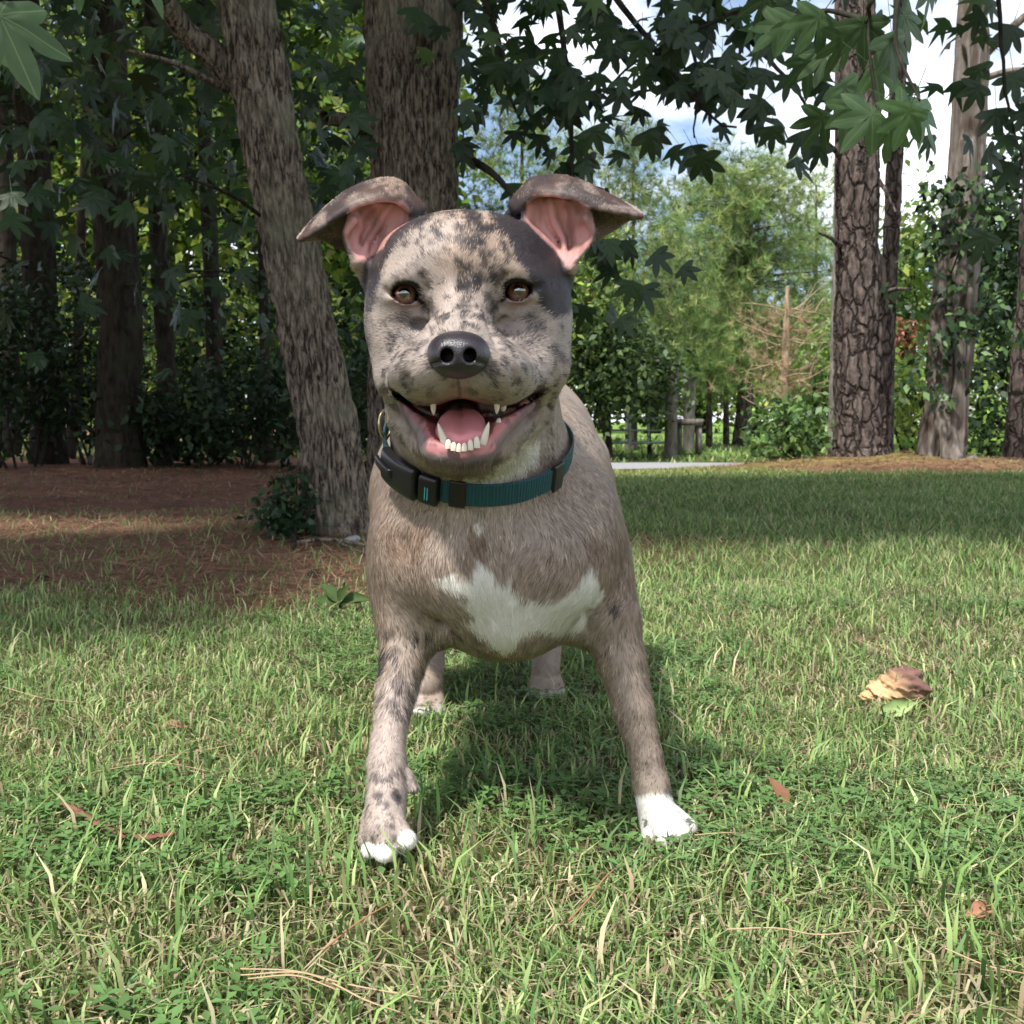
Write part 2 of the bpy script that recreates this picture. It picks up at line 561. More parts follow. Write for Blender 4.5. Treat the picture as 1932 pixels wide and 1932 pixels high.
# clover: three leaflets on a stalk
def clover(n, seed):
    r = np.random.default_rng(seed)
    x, y = scatter(n, 0.62, 2.4, r, 1.3)
    k = (rgr.random(n) < sstep(0.48, 0.62, patchy(x, y, 3.7, 30)) * 0.8) & (straw_mask(x, y) < 0.3)
    x, y = x[k], y[k]; N = len(x)
    z = ground_z(x, y) + 0.010 + 0.020 * r.random(N)
    parts = []
    rot = r.random(N) * 6.283
    tilt = 0.5 * (r.random((N, 2)) - 0.5)
    size = 0.0055 + 0.0035 * r.random(N)
    base = np.array(lin(98, 130, 74)) * (0.75 + 0.5 * r.random((N, 1)))
    for q in range(3):
        a = rot + q * 2.094
        d = np.stack([np.cos(a), np.sin(a), tilt[:, 0] * np.cos(a) + tilt[:, 1] * np.sin(a) + 0.12], 1)
        s = np.stack([-np.sin(a), np.cos(a), 0 * a], 1)
        c = np.stack([x, y, z], 1)
        V = np.stack([c, c + d * (size * 0.9)[:, None] - s * (size * 0.45)[:, None] + [0, 0, .001], c + d * (size * 1.6)[:, None], c + d * (size * 0.9)[:, None] + s * (size * 0.45)[:, None] + [0, 0, .001]], 1).reshape(-1, 3)
        i = np.arange(N)[:, None] * 4
        parts.append((V, [i + np.array([[0, 3, 2]]), i + np.array([[0, 2, 1]])], np.repeat(base, 4, 0)))
    st = np.stack([x, y, ground_z(x, y)], 1)
    tp = np.stack([x, y, z], 1)
    V = np.stack([st - [0.0005, 0, 0], st + [0.0005, 0, 0], tp], 1).reshape(-1, 3)
    i = np.arange(N)[:, None] * 3
    parts.append((V, [i + np.array([[0, 1, 2]])], np.repeat(base * 1.1, 3, 0)))
    return parts
cl = join_parts('clover', clover(24000, 6), attr_mat('clover_leaf', 0.5, 0.3, trans=0.25))
tag(cl, 'dark green three-leaved clover growing among the lawn grass', 'clover', kind='stuff')

# pine straw: dry needles lying on the shaded ground and the mound
def straw(n, seed):
    r = np.random.default_rng(seed)
    x, y = scatter(n, 2.4, 10.2, r, 1.0)
    k = r.random(n) < straw_mask(x, y) ** 1.5
    x, y = x[k], y[k]; N = len(x)
    z = ground_z(x, y)
    a = r.random(N) * 6.283
    L = 0.05 + 0.08 * r.random(N)
    w = 0.0012 + 0.0005 * y
    d = np.stack([np.cos(a), np.sin(a), np.zeros(N)], 1)
    s = np.stack([-np.sin(a), np.cos(a), np.zeros(N)], 1) * (w / 2)[:, None]
    c = np.stack([x, y, z + 0.003 + 0.012 * r.random(N)], 1)
    e1 = c + d * (L / 2)[:, None] + np.stack([0 * x, 0 * x, 0.012 * r.random(N)], 1)
    e0 = c - d * (L / 2)[:, None]
    V = np.stack([e0 - s, e0 + s, e1 + s, e1 - s], 1).reshape(-1, 3)
    i = np.arange(N)[:, None] * 4
    pal = np.array([lin(150, 106, 88), lin(124, 86, 72), lin(178, 140, 114), lin(98, 70, 60)])
    col = pal[r.choice(4, N, p=[0.4, 0.3, 0.15, 0.15])] * (0.7 + 0.5 * r.random((N, 1)))
    return V, [i + np.array([[0, 1, 2, 3]])], np.repeat(col, 4, 0)
so = join_parts('pine_straw', [straw(60000, 14)], attr_mat('dry_needle', 0.8, 0.15))
tag(so, 'red-brown dry pine straw covering the ground under the trees', 'pine straw', kind='stuff')
# ================================================================== trees
def frames(path):
    """tangent and two normals along a polyline"""
    path = np.asarray(path, float)
    t = np.gradient(path, axis=0)
    t /= np.linalg.norm(t, axis=1, keepdims=True)
    ref = np.array((0.0, 1.0, 0.0)) if abs(t[:, 1]).max() < 0.9 else np.array((1.0, 0, 0))
    a = np.cross(t, ref); a /= np.linalg.norm(a, axis=1, keepdims=True)
    b = np.cross(a, t)
    return t, a, b
def spline(pts, n):
    pts = np.asarray(pts, float)
    q = np.vstack([2 * pts[0] - pts[1], pts, 2 * pts[-1] - pts[-2]])
    t = np.linspace(0, len(pts) - 1 - 1e-6, n)
    i = t.astype(int); f = (t - i)[:, None]
    a, b, c, d = q[i], q[i + 1], q[i + 2], q[i + 3]
    return 0.5 * (2 * b + (c - a) * f + (2 * a - 5 * b + 4 * c - d) * f ** 2 + (3 * b - a - 3 * c + d) * f ** 3)
def tube(pts_r, nl, na, disp=None, seed=0):
    """pts_r: rows x, y, z, r"""
    S = spline(pts_r, nl)
    path, rad = S[:, :3], S[:, 3]
    t, a, b = frames(path)
    ang = np.linspace(0, 2 * math.pi, na, endpoint=False)
    dirs = a[:, None] * np.cos(ang)[None, :, None] + b[:, None] * np.sin(ang)[None, :, None]
    L = np.concatenate([[0], np.cumsum(np.linalg.norm(np.diff(path, axis=0), axis=1))])
    R = np.tile(rad[:, None], (1, na))
    if disp is not None:
        R = R + disp(np.tile(ang, nl), np.repeat(L, na), np.repeat(rad, na), seed).reshape(nl, na)
    V = (path[:, None] + dirs * R[..., None]).reshape(-1, 3)
    i = np.arange(nl - 1)[:, None] * na; j = np.arange(na)[None]
    F = np.stack([i + j, i + (j + 1) % na, i + na + (j + 1) % na, i + na + j], -1).reshape(-1, 4)
    return V, F, (np.tile(ang, nl), np.repeat(L, na))
def cyl(ang, L, rad, sc, st):
    """noise coordinates wrapped round a trunk: sc per metre across, st per metre along"""
    return np.stack([np.cos(ang) * rad * sc, np.sin(ang) * rad * sc, L * st], 1)
def bark_ridged(ang, L, rad, seed):         # narrow interlacing ridges (sweetgum)
    p = cyl(ang, L, rad, 44, 8)
    p[:, 2] += 0
    n1 = vnoise(p, 1, seed)
    n2 = vnoise(p, 2.1, seed + 3)
    ridge = 1 - np.abs(2 * n1 - 1)
    lump = vnoise(cyl(ang, L, rad, 6, 2.5), 1, seed + 8) - 0.5
    return -0.022 * (ridge ** 2.5) * (rad > 0.05) - 0.010 * (1 - np.abs(2 * n2 - 1)) ** 3 + 0.10 * rad * lump
def bark_plated(ang, L, rad, seed):         # long flat plates parted by deep cracks (pine)
    k = rad / 0.2
    wv = (vnoise(cyl(ang, L, rad, 9, 3.0), 1, seed + 2) - 0.5) * 1.6
    p = cyl(ang, L, rad, 26, 2.6)
    p[:, 0] += wv; p[:, 1] += wv
    n1 = vnoise(p, 1, seed)
    q = cyl(ang, L, rad, 10, 9); n2 = vnoise(q, 1, seed + 5)
    crack = np.exp(-((2 * n1 - 1) / 0.22) ** 2)
    cross = np.exp(-((2 * n2 - 1) / 0.10) ** 2) * 0.6
    flake = np.floor(vnoise(cyl(ang, L, rad, 34, 9), 1, seed + 7) * 4) / 4
    return k * (-0.026 * np.maximum(crack, cross) + 0.010 * flake) + 0.08 * rad * (vnoise(cyl(ang, L, rad, 4, 1.5), 1, seed + 8) - 0.5)
def bark_mat(name, c_low, c_high, lich=None, scale=26, stretch=0.28, contrast=(0.35, 0.65), bump=0.012, plates=None):
    m, n, l, b = new_mat(name)
    tc = n.new('ShaderNodeTexCoord')
    mp = n.new('ShaderNodeMapping'); mp.inputs['Scale'].default_value = (1, 1, stretch)
    l.new(tc.outputs['Object'], mp.inputs['Vector'])
    t = n.new('ShaderNodeTexNoise'); t.inputs['Scale'].default_value = scale; t.inputs['Detail'].default_value = 8; t.inputs['Roughness'].default_value = 0.68; t.inputs['Distortion'].default_value = 0.4
    l.new(mp.outputs[0], t.inputs['Vector'])
    r = n.new('ShaderNodeValToRGB')
    r.color_ramp.elements[0].position = contrast[0]; r.color_ramp.elements[0].color = (*c_low, 1)
    r.color_ramp.elements[1].position = contrast[1]; r.color_ramp.elements[1].color = (*c_high, 1)
    l.new(t.outputs['Fac'], r.inputs['Fac'])
    out = r.outputs['Color']
    if lich:
        t2 = n.new('ShaderNodeTexNoise'); t2.inputs['Scale'].default_value = 5; t2.inputs['Detail'].default_value = 6
        l.new(tc.outputs['Object'], t2.inputs['Vector'])
        r2 = n.new('ShaderNodeValToRGB'); r2.color_ramp.elements[0].position = 0.48; r2.color_ramp.elements[1].position = 0.68
        l.new(t2.outputs['Fac'], r2.inputs['Fac'])
        mx = n.new('ShaderNodeMix'); mx.data_type = 'RGBA'; mx.inputs['B'].default_value = (*lich, 1)
        ml = n.new('ShaderNodeMath'); ml.operation = 'MULTIPLY'; ml.inputs[1].default_value = 0.6
        l.new(r2.outputs['Color'], ml.inputs[0]); l.new(ml.outputs[0], mx.inputs['Factor']); l.new(out, mx.inputs['A'])
        out = mx.outputs['Result']
    hgt = t.outputs['Fac']
    if plates:
        wn2 = n.new('ShaderNodeTexNoise'); wn2.inputs['Scale'].default_value = 9; wn2.inputs['Detail'].default_value = 3
        l.new(tc.outputs['Object'], wn2.inputs['Vector'])
        wm = n.new('ShaderNodeVectorMath'); wm.operation = 'SCALE'; wm.inputs['Scale'].default_value = 0.10
        l.new(wn2.outputs['Color'], wm.inputs[0])
        wa = n.new('ShaderNodeVectorMath'); wa.operation = 'ADD'
        l.new(tc.outputs['Object'], wa.inputs[0]); l.new(wm.outputs[0], wa.inputs[1])
        m2 = n.new('ShaderNodeMapping'); m2.inputs['Scale'].default_value = (1, 1, 0.36); l.new(wa.outputs[0], m2.inputs['Vector'])
        vo = n.new('ShaderNodeTexVoronoi'); vo.feature = 'DISTANCE_TO_EDGE'; vo.inputs['Scale'].default_value = plates
        l.new(m2.outputs[0], vo.inputs['Vector'])
        mr = n.new('ShaderNodeMapRange'); mr.inputs['From Max'].default_value = 0.12; l.new(vo.outputs['Distance'], mr.inputs['Value'])
        mc = n.new('ShaderNodeMix'); mc.data_type = 'RGBA'; mc.inputs['A'].default_value = (*c_low, 1)
        l.new(mr.outputs[0], mc.inputs['Factor']); l.new(out, mc.inputs['B'])
        out = mc.outputs['Result']
        ad = n.new('ShaderNodeMath'); ad.operation = 'MULTIPLY_ADD'; ad.inputs[1].default_value = 1.0
        l.new(mr.outputs[0], ad.inputs[0]); l.new(t.outputs['Fac'], ad.inputs[2])
        hgt = ad.outputs[0]
    l.new(out, b.inputs['Base Color'])
    bp = n.new('ShaderNodeBump'); bp.inputs['Distance'].default_value = bump
    l.new(hgt, bp.inputs['Height']); l.new(bp.outputs['Normal'], b.inputs['Normal'])
    b.inputs['Roughness'].default_value = 0.92; b.inputs['Specular IOR Level'].default_value = 0.12
    return m
BARK_GUM = bark_mat('sweetgum_bark', lin(52, 44, 40), lin(150, 136, 120), lin(138, 134, 114), 75, 0.20, (0.42, 0.60), 0.016)
BARK_PINE = bark_mat('pine_bark', lin(50, 43, 40), lin(126, 112, 105), None, 30, 0.3, (0.35, 0.62), 0.02, 11)
BARK_DARK = bark_mat('dark_bark', lin(30, 26, 23), lin(66, 59, 52), lin(60, 64, 48), 24, 0.3)  # bark tone lowered to put the wood's shade into it
BARK_PALE = bark_mat('weathered_wood', lin(80, 72, 66), lin(150, 140, 131), lin(80, 62, 50), 14, 0.10, (0.36, 0.62), 0.02)
BARK_TAN = bark_mat('dry_dead_wood', lin(150, 126, 104), lin(200, 176, 148), None, 20, 0.2)
BARK_THIN = bark_mat('grey_bark', lin(92, 84, 78), lin(158, 150, 142), None, 20, 0.3)

def px_trunk(rows, Y):
    """rows (u, v, width) read off the photo, at depth Y, bottom row first"""
    return np.array([[*P(u, v, Y), px(w / 2, Y)] for u, v, w in rows])
def base_of(rows):
    return (float(rows[0][0]), float(rows[0][1]), 0.0)
def tree_root(name, rows, label, cat='tree', group=None):
    o = empty(name, base_of(rows))
    return tag(o, label, cat, group)
def part(name, V, F, mat, root, smooth=True, cols=None):
    me = mesh_np(name, V, F, smooth)
    if cols is not None: set_col(me, cols)
    o = obj(name, me, mat, root)
    o.matrix_parent_inverse = root.matrix_basis.inverted() if root.parent is None else Matrix.Identity(4)
    return o
def grow_trunk(root, rows, mat, bark, nl, na, seed, name='trunk'):
    rows = np.array(rows, float)
    V, F, (ang, L) = tube(rows, nl, na, bark, seed)
    return part(name, V, F, mat, root)

# ---- leaves
def star_leaf(size=1.0, fold=0.10, rr=None):
    """five-pointed sweetgum leaf, stalk at the origin, growing along +Y"""
    tips = [(-155, 0.40), (-62 * 1.0 - 20, 0.98), (-38, 1.0), (0, 1.12), (38, 1.0), (82, 0.98)]
    pts = []
    for a, r in ((-84, 0.80), (-63, 0.36), (-42, 0.95), (-21, 0.42), (0, 1.08), (21, 0.42), (42, 0.95), (63, 0.36), (84, 0.80)):
        t = math.radians(a)
        k = 0.06 if rr is None else 0
        x, y = math.sin(t) * r * 0.55, 0.10 + math.cos(t) * r * 0.62
        pts.append((x, y, -fold * abs(x) * 1.2 - 0.18 * y * y))
    pts.append((0.10, 0.0, 0)); pts.insert(0, (-0.10, 0.0, 0))
    V = [(0.0, 0.16, 0.02)] + pts
    n = len(pts)
    F = [(0, 1 + (i + 1) % n, 1 + i) for i in range(n)]
    return np.array(V) * size, np.array(F)
LV, LF = star_leaf()
LF = LF[:, ::-1]
# simple three-lobed leaf for the parts of the crowns far overhead
S3_V = np.array([(0, 0, 0), (0.30, 0.34, -0.05), (0.16, 0.42, 0.0), (0, 0.95, -0.12), (-0.16, 0.42, 0.0), (-0.30, 0.34, -0.05)], float)
S3_V[1] = (0.52, 0.42, -0.10); S3_V[5] = (-0.52, 0.42, -0.10)
STAR3 = (S3_V, np.array([(0, 1, 2), (2, 3, 4), (4, 5, 0), (0, 2, 4)]))
def rot_from(dirs, ups):
    """rotation matrices whose Y is dirs and Z close to ups"""
    y = dirs / np.linalg.norm(dirs, axis=1, keepdims=True)
    x = np.cross(y, ups); x /= np.linalg.norm(x, axis=1, keepdims=True) + 1e-9
    z = np.cross(x, y)
    return np.stack([x, y, z], 2)
def leaf_cloud(pos, size, r, palette, droop=0.5, shape=(LV, LF), facing=None):
    N = len(pos)
    d = r.normal(size=(N, 3)); d[:, 2] = -np.abs(d[:, 2]) * droop * 2 - droop * 0.3
    upv = r.normal(size=(N, 3)) * 0.6 + (np.array((0, 0, 1.0)) if facing is None else np.asarray(facing))
    M = rot_from(d, upv)
    sv, sf = shape
    V = np.einsum('nij,kj->nki', M, sv) * size[:, None, None] + pos[:, None]
    F = (np.arange(N)[:, None, None] * len(sv) + sf[None]).reshape(-1, sf.shape[1])
    pal = np.array(palette)
    c = pal[r.integers(0, len(pal), N)] * (0.7 + 0.6 * r.random((N, 1)))
    return V.reshape(-1, 3), [F], np.repeat(c, len(sv), 0)
RH_V = np.array([(0, 0, 0), (0.28, 0.42, 0.06), (0, 1, -0.05), (-0.28, 0.42, 0.06)], float)
RH_F = np.array([[0, 1, 2, 3]])
RHOMB = (RH_V, RH_F)
def needle_tuft(n, seed):
    r = np.random.default_rng(seed)
    V, F = [], []
    for i in range(n):
        d = r.normal(size=3); d[1] = abs(d[1]) * 1.2; d /= np.linalg.norm(d)
        s = np.cross(d, r.normal(size=3)); s /= np.linalg.norm(s)
        V += [s * 0.020, -s * 0.020, d * (0.7 + 0.5 * r.random())]
        F.append((3 * i, 3 * i + 1, 3 * i + 2))
    return np.array(V), np.array(F)
TUFT = needle_tuft(24, 5)
def clumps(r, centre, radii, nclump, nper, spread, hollow=0.55):
    """leaf positions in clumps spread through an ellipsoid, denser towards its outside"""
    d = r.normal(size=(nclump, 3)); d /= np.linalg.norm(d, axis=1, keepdims=True)
    rad = hollow + (1 - hollow) * r.random(nclump) ** 0.6
    c = np.asarray(centre) + d * rad[:, None] * np.asarray(radii) 
    p = np.repeat(c, nper, 0) + r.normal(size=(nclump * nper, 3)) * spread
    lum = np.repeat(0.75 + 0.5 * r.random(nclump), nper)
    return p, lum
leaf_dark = attr_mat('leaf_green', 0.45, 0.35, trans=0.28)
needle_mat = attr_mat('pine_needle', 0.55, 0.25, trans=0.2)
GUM = [lin(52, 76, 42), lin(62, 88, 48), lin(46, 68, 40), lin(72, 94, 48)]  # leaf greens lowered to put part of the wood's shade into them
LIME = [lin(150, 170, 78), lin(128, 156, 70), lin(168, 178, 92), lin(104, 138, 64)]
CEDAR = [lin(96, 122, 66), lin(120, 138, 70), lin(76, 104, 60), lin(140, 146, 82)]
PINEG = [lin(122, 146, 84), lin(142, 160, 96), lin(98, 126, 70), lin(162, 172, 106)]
SHADE = [lin(42, 62, 38), lin(54, 76, 44), lin(36, 54, 34)]  # undergrowth greens darkened: the wood's shade put into the colour
def scaled(parts, lum):
    V, F, c = parts
    k = len(c) // len(lum)
    return V, F, np.clip(c * np.repeat(lum, k)[:, None], 0, 1)
def crown(root, r, centre, radii, nclump, nper, spread, size, palette, shape=RHOMB, mat=None, droop=0.5, name='crown', hollow=0.55, facing=None, zmin=None):
    p, lum = clumps(r, centre, radii, nclump, nper, spread, hollow)
    if zmin is not None:
        k = p[:, 2] > zmin; p, lum = p[k], lum[k]
    V, F, c = scaled(leaf_cloud(p, size * (0.6 + 0.8 * r.random(len(p))), r, palette, droop, shape, facing), lum)
    o = part(name, V, F[0], mat or leaf_dark, root, False, c)
    return o
def limb(root, pts, r0, r1, mat, seed=0, name='branch', na=9, nl=24, wob=0.0):
    pts = np.asarray(pts, float)
    S = spline(pts, nl)
    rr = np.random.default_rng(seed)
    if wob:
        S[1:-1] += np.cumsum(rr.normal(size=(nl - 2, 3)), 0) * wob * 0.15 
    rad = r0 + (r1 - r0) * np.linspace(0, 1, nl) ** 0.8
    V, F, _ = tube(np.concatenate([S, rad[:, None]], 1), nl, na, None, seed)
    return part(name, V, F, mat, root), S

# leaf mesh shared by all the leaves that are built one by one
leaf_me = []
def smooth_leaf(seed):
    """full sweetgum leaf with a blade that curls, for leaves seen close"""
    r = np.random.default_rng(seed)
    tips = [(-88, 0.72), (-43, 0.98), (0, 1.10), (43, 0.98), (88, 0.72)]
    outline = [(-0.03, 0.0)]
    half = 22.0
    jit = [(a + r.normal() * 2.0, L * 0.62 * (1 + 0.07 * r.normal())) for a, L in tips]
    for (a, L) in jit:
        for dd in (-1.0, -0.72, -0.45, -0.2, 0.0, 0.2, 0.45, 0.72):
            rr = 0.28 + (L - 0.28) * (1 - abs(dd)) ** 0.92
            t = math.radians(a + dd * half)
            outline.append((math.sin(t) * rr, 0.10 + math.cos(t) * rr))
    t = math.radians(jit[-1][0] + half)
    outline += [(math.sin(t) * 0.25, 0.10 + math.cos(t) * 0.25), (0.03, 0.0)]
    O = np.array(outline)
    n = len(O)
    c = np.array((0.0, 0.12))
    rings = [0.33, 0.67, 1.0]
    V = [(c[0], c[1])]
    for f in rings:
        V += [tuple(c + (q - c) * f) for q in O]
    V = np.array(V)
    z = -0.20 * V[:, 1] ** 2 - 0.12 * np.abs(V[:, 0]) + 0.012 * np.sin(V[:, 0] * 14 + seed) + 0.010 * np.sin(V[:, 1] * 11)
    # midribs of the lobes are slightly sunk
    for a, L in tips:
        t = math.radians(a); d = np.array((math.sin(t), math.cos(t)))
        q = V - np.array((0, 0.10))
        al = q @ d; pe = np.abs(q @ np.array((d[1], -d[0])))
        z -= 0.006 * np.exp(-(pe / 0.03) ** 2) * (al > 0)
    F = []
    for i in range(n):
        F.append((0, 1 + i, 1 + (i + 1) % n))
    F3 = np.array(F)[:, ::-1]
    F4 = []
    for k in range(2):
        for i in range(n):
            a = 1 + k * n
            F4.append((a + i, a + n + i, a + n + (i + 1) % n, a + (i + 1) % n))
    F4 = np.array(F4)[:, ::-1]
    # stalk
    st = np.array([(-0.008, 0.1, 0.0), (0.008, 0.1, 0.0), (0.006, -0.55, 0.10), (-0.006, -0.55, 0.10)])
    VV = np.concatenate([np.concatenate([V, z[:, None]], 1), st])
    b = len(V)
    return VV, [F3, np.concatenate([F4, [[b, b + 1, b + 2, b + 3]]])]
def leaf_material(name, base, vein, trans):
    m, n, l, b = new_mat(name)
    oi = n.new('ShaderNodeObjectInfo')
    tc = n.new('ShaderNodeTexCoord')
    # veins run out from the stalk end along each lobe: angle about (0, 0.1)
    mp = n.new('ShaderNodeMapping'); mp.inputs['Location'].default_value = (0, -0.1, 0)
    l.new(tc.outputs['Object'], mp.inputs['Vector'])
    sp = n.new('ShaderNodeSeparateXYZ'); l.new(mp.outputs[0], sp.inputs[0])
    at = n.new('ShaderNodeMath'); at.operation = 'ARCTAN2'; l.new(sp.outputs['X'], at.inputs[0]); l.new(sp.outputs['Y'], at.inputs[1])
    mo = n.new('ShaderNodeMath'); mo.operation = 'PINGPONG'; mo.inputs[1].default_value = math.radians(21.75); l.new(at.outputs[0], mo.inputs[0])
    ln = n.new('ShaderNodeVectorMath'); ln.operation = 'LENGTH'; l.new(mp.outputs[0], ln.inputs[0])
    ml = n.new('ShaderNodeMath'); ml.operation = 'MULTIPLY'; l.new(mo.outputs[0], ml.inputs[0]); l.new(ln.outputs['Value'], ml.inputs[1])
    lt = n.new('ShaderNodeMapRange'); lt.inputs['From Min'].default_value = 0.002; lt.inputs['From Max'].default_value = 0.009; lt.inputs['To Min'].default_value = 0.6; lt.inputs['To Max'].default_value = 0
    l.new(ml.outputs[0], lt.inputs['Value'])
    nz = n.new('ShaderNodeTexNoise'); nz.inputs['Scale'].default_value = 9; nz.inputs['Detail'].default_value = 5; l.new(tc.outputs['Object'], nz.inputs['Vector'])
    hs = n.new('ShaderNodeHueSaturation'); hs.inputs['Color'].default_value = (*base, 1)
    vr = n.new('ShaderNodeMapRange'); vr.inputs['To Min'].default_value = 0.65; vr.inputs['To Max'].default_value = 1.35; l.new(oi.outputs['Random'], vr.inputs['Value'])
    mm = n.new('ShaderNodeMath'); mm.operation = 'MULTIPLY'; l.new(vr.outputs[0], mm.inputs[0])
    nr = n.new('ShaderNodeMapRange'); nr.inputs['To Min'].default_value = 0.7; nr.inputs['To Max'].default_value = 1.3; l.new(nz.outputs['Fac'], nr.inputs['Value']); l.new(nr.outputs[0], mm.inputs[1])
    l.new(mm.outputs[0], hs.inputs['Value'])
    mx = n.new('ShaderNodeMix'); mx.data_type = 'RGBA'; mx.inputs['B'].default_value = (*vein, 1)
    l.new(hs.outputs['Color'], mx.inputs['A']); l.new(lt.outputs[0], mx.inputs['Factor'])
    l.new(mx.outputs['Result'], b.inputs['Base Color'])
    b.inputs['Roughness'].default_value = 0.46; b.inputs['Specular IOR Level'].default_value = 0.35
    t = n.new('ShaderNodeBsdfTranslucent'); ms = n.new('ShaderNodeMixShader'); ms.inputs[0].default_value = trans
    l.new(mx.outputs['Result'], t.inputs['Color']); l.new(b.outputs[0], ms.inputs[1]); l.new(t.outputs[0], ms.inputs[2])
    l.new(ms.outputs[0], n['Material Output'].inputs['Surface'])
    return m
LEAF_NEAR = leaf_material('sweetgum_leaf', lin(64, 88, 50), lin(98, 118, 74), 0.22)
LEAF_FAR = leaf_material('sweetgum_leaf_shaded', lin(42, 61, 34), lin(56, 76, 46), 0.15)  # darker copy of the leaf: canopy shade put into its colour
def leaf_variants(mat, tag_, n=4):
    out = []
    for s in range(n):
        V, F = smooth_leaf(s + 3)
        me = mesh_np('leaf', V, F, True)
        me.materials.append(mat)
        out.append(me)
    return out
VAR_NEAR = leaf_variants(LEAF_NEAR, 'near')
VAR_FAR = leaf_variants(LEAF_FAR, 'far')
def put_leaf(root, me, pos, d, up, size, label=None):
    o = bpy.data.objects.new('leaf', me)
    M = rot_from(np.array([d], float), np.array([up], float))[0]
    mw = Matrix(np.column_stack([np.vstack([M * size, [0, 0, 0]]), [*pos, 1]]).tolist())
    link(o, root)
    o.matrix_parent_inverse = root.matrix_basis.inverted()
    o.matrix_basis = mw
    return o

rt = np.random.default_rng(77)
SH = np.array((sun_dir.x / sun_dir.z, sun_dir.y / sun_dir.z))      # shift towards the sun per metre of height

# ---- the leaning sweetgum
rows = px_trunk([(654, 1045, 190), (647, 1010, 160), (636, 955, 134), (626, 880, 127), (617, 800, 124), (575, 600, 118), (537, 400, 113), (498, 200, 112), (462, 0, 112)], 3.95)
top = rows[-1]
rows = np.vstack([rows, [top[0] - 0.35, 3.95, 3.3, 0.095], [top[0] - 0.8, 4.0, 5.0, 0.07], [top[0] - 1.1, 3.8, 6.6, 0.03]])
gumA = tree_root('sweetgum_tree', rows, 'slender leaning sweetgum with ridged grey bark, shrub at its foot')
grow_trunk(gumA, rows, BARK_GUM, bark_ridged, 330, 130, 1)
# ---- the upright sweetgum behind the dog
rowsB = px_trunk([(785, 1005, 250), (783, 940, 200), (781, 880, 182), (780, 700, 172), (780, 380, 170), (780, 190, 176), (780, 0, 184)], 4.7)
topb = rowsB[-1]
rowsB = np.vstack([rowsB, [topb[0], 4.7, 3.6, 0.19], [topb[0] + 0.1, 4.6, 5.4, 0.14], [topb[0] + 0.2, 4.5, 7.6, 0.05]])
gumB = tree_root('sweetgum_tree', rowsB, 'thick upright sweetgum trunk rising straight behind the dog\'s head')
grow_trunk(gumB, rowsB, BARK_GUM, bark_ridged, 330, 160, 4)

# limbs that show
limb(gumA, [P(440, 150, 4.1), P(400, 100, 4.05), P(350, 60, 4.0), P(310, 0, 3.9)], 0.062, 0.035, BARK_GUM, 1)
limb(gumA, [P(560, 460, 4.05), P(520, 430, 4.0), P(440, 370, 3.7), P(340, 330, 3.4)], 0.012, 0.004, BARK_DARK, 2)
limb(gumA, [P(430, 170, 4.0), P(330, 120, 3.8), P(240, 95, 3.6)], 0.014, 0.005, BARK_GUM, 3)
limb(gumB, [P(700, 240, 4.6), P(655, 228, 4.45), P(610, 222, 4.3)], 0.034, 0.026, BARK_GUM, 4)
limb(gumB, [P(865, 290, 4.6), P(920, 320, 4.4), P(960, 360, 4.3), P(1000, 420, 4.2)], 0.022, 0.005, BARK_DARK, 5)
twigs = []
def twig(root, pts, r0=0.012, r1=0.003, seed=0):
    o, S = limb(root, pts, r0, r1, BARK_DARK, seed, 'twig', 6, 16, 0.02)
    twigs.append(S)
    return S
T = []
T.append(twig(gumB, [P(1040, -90, 4.3), P(1058, 60, 4.3), P(1075, 180, 4.25), P(1082, 330, 4.2), P(1090, 420, 4.2)], 0.016, 0.004, 6))
T.append(twig(gumB, [P(1080, -120, 4.2), P(1200, 40, 4.1), P(1300, 160, 4.0), P(1390, 240, 3.9)], 0.016, 0.004, 7))
T.append(twig(gumB, [P(1250, -100, 4.0), P(1400, 60, 3.9), P(1480, 150, 3.8), P(1540, 250, 3.7)], 0.014, 0.004, 8))
T.append(twig(gumB, [P(1300, 60, 4.0), P(1320, 160, 3.95), P(1310, 260, 3.9)], 0.008, 0.003, 9))
T.append(twig(gumB, [P(880, -60, 4.4), P(940, 60, 4.4), P(960, 160, 4.4), P(1000, 260, 4.3)], 0.012, 0.004, 10))
T.append(twig(gumB, [P(1090, 420, 4.2), P(1130, 480, 4.15), P(1190, 530, 4.1)], 0.006, 0.003, 11))
T.append(twig(gumB, [P(1400, 20, 3.9), P(1300, 60, 3.9), P(1180, 130, 4.0), P(1120, 200, 4.0)], 0.008, 0.003, 12))
T.append(twig(gumB, [P(1870, -80, 3.6), P(1880, 60, 3.6), P(1890, 200, 3.6), P(1920, 330, 3.6)], 0.010, 0.003, 13))
# leaves hung on those twigs, one by one
dens = [(0, 34), (1, 34), (2, 26), (3, 18), (4, 40), (5, 24), (6, 30), (7, 26)]
for ti, n_ in dens:
    S = T[ti]
    for k in range(n_):
        f = rt.random()
        q = S[int(f * (len(S) - 1))] + rt.normal(size=3) * np.array((0.11, 0.12, 0.085))
        put_leaf(gumB, VAR_FAR[k % 4], q, (rt.normal() * 0.8, rt.normal() * 0.5, -0.9 - 0.3 * rt.random()), (rt.normal() * 0.5, -1.0, 0.45 + 0.4 * rt.random()), 0.105 + 0.05 * rt.random())
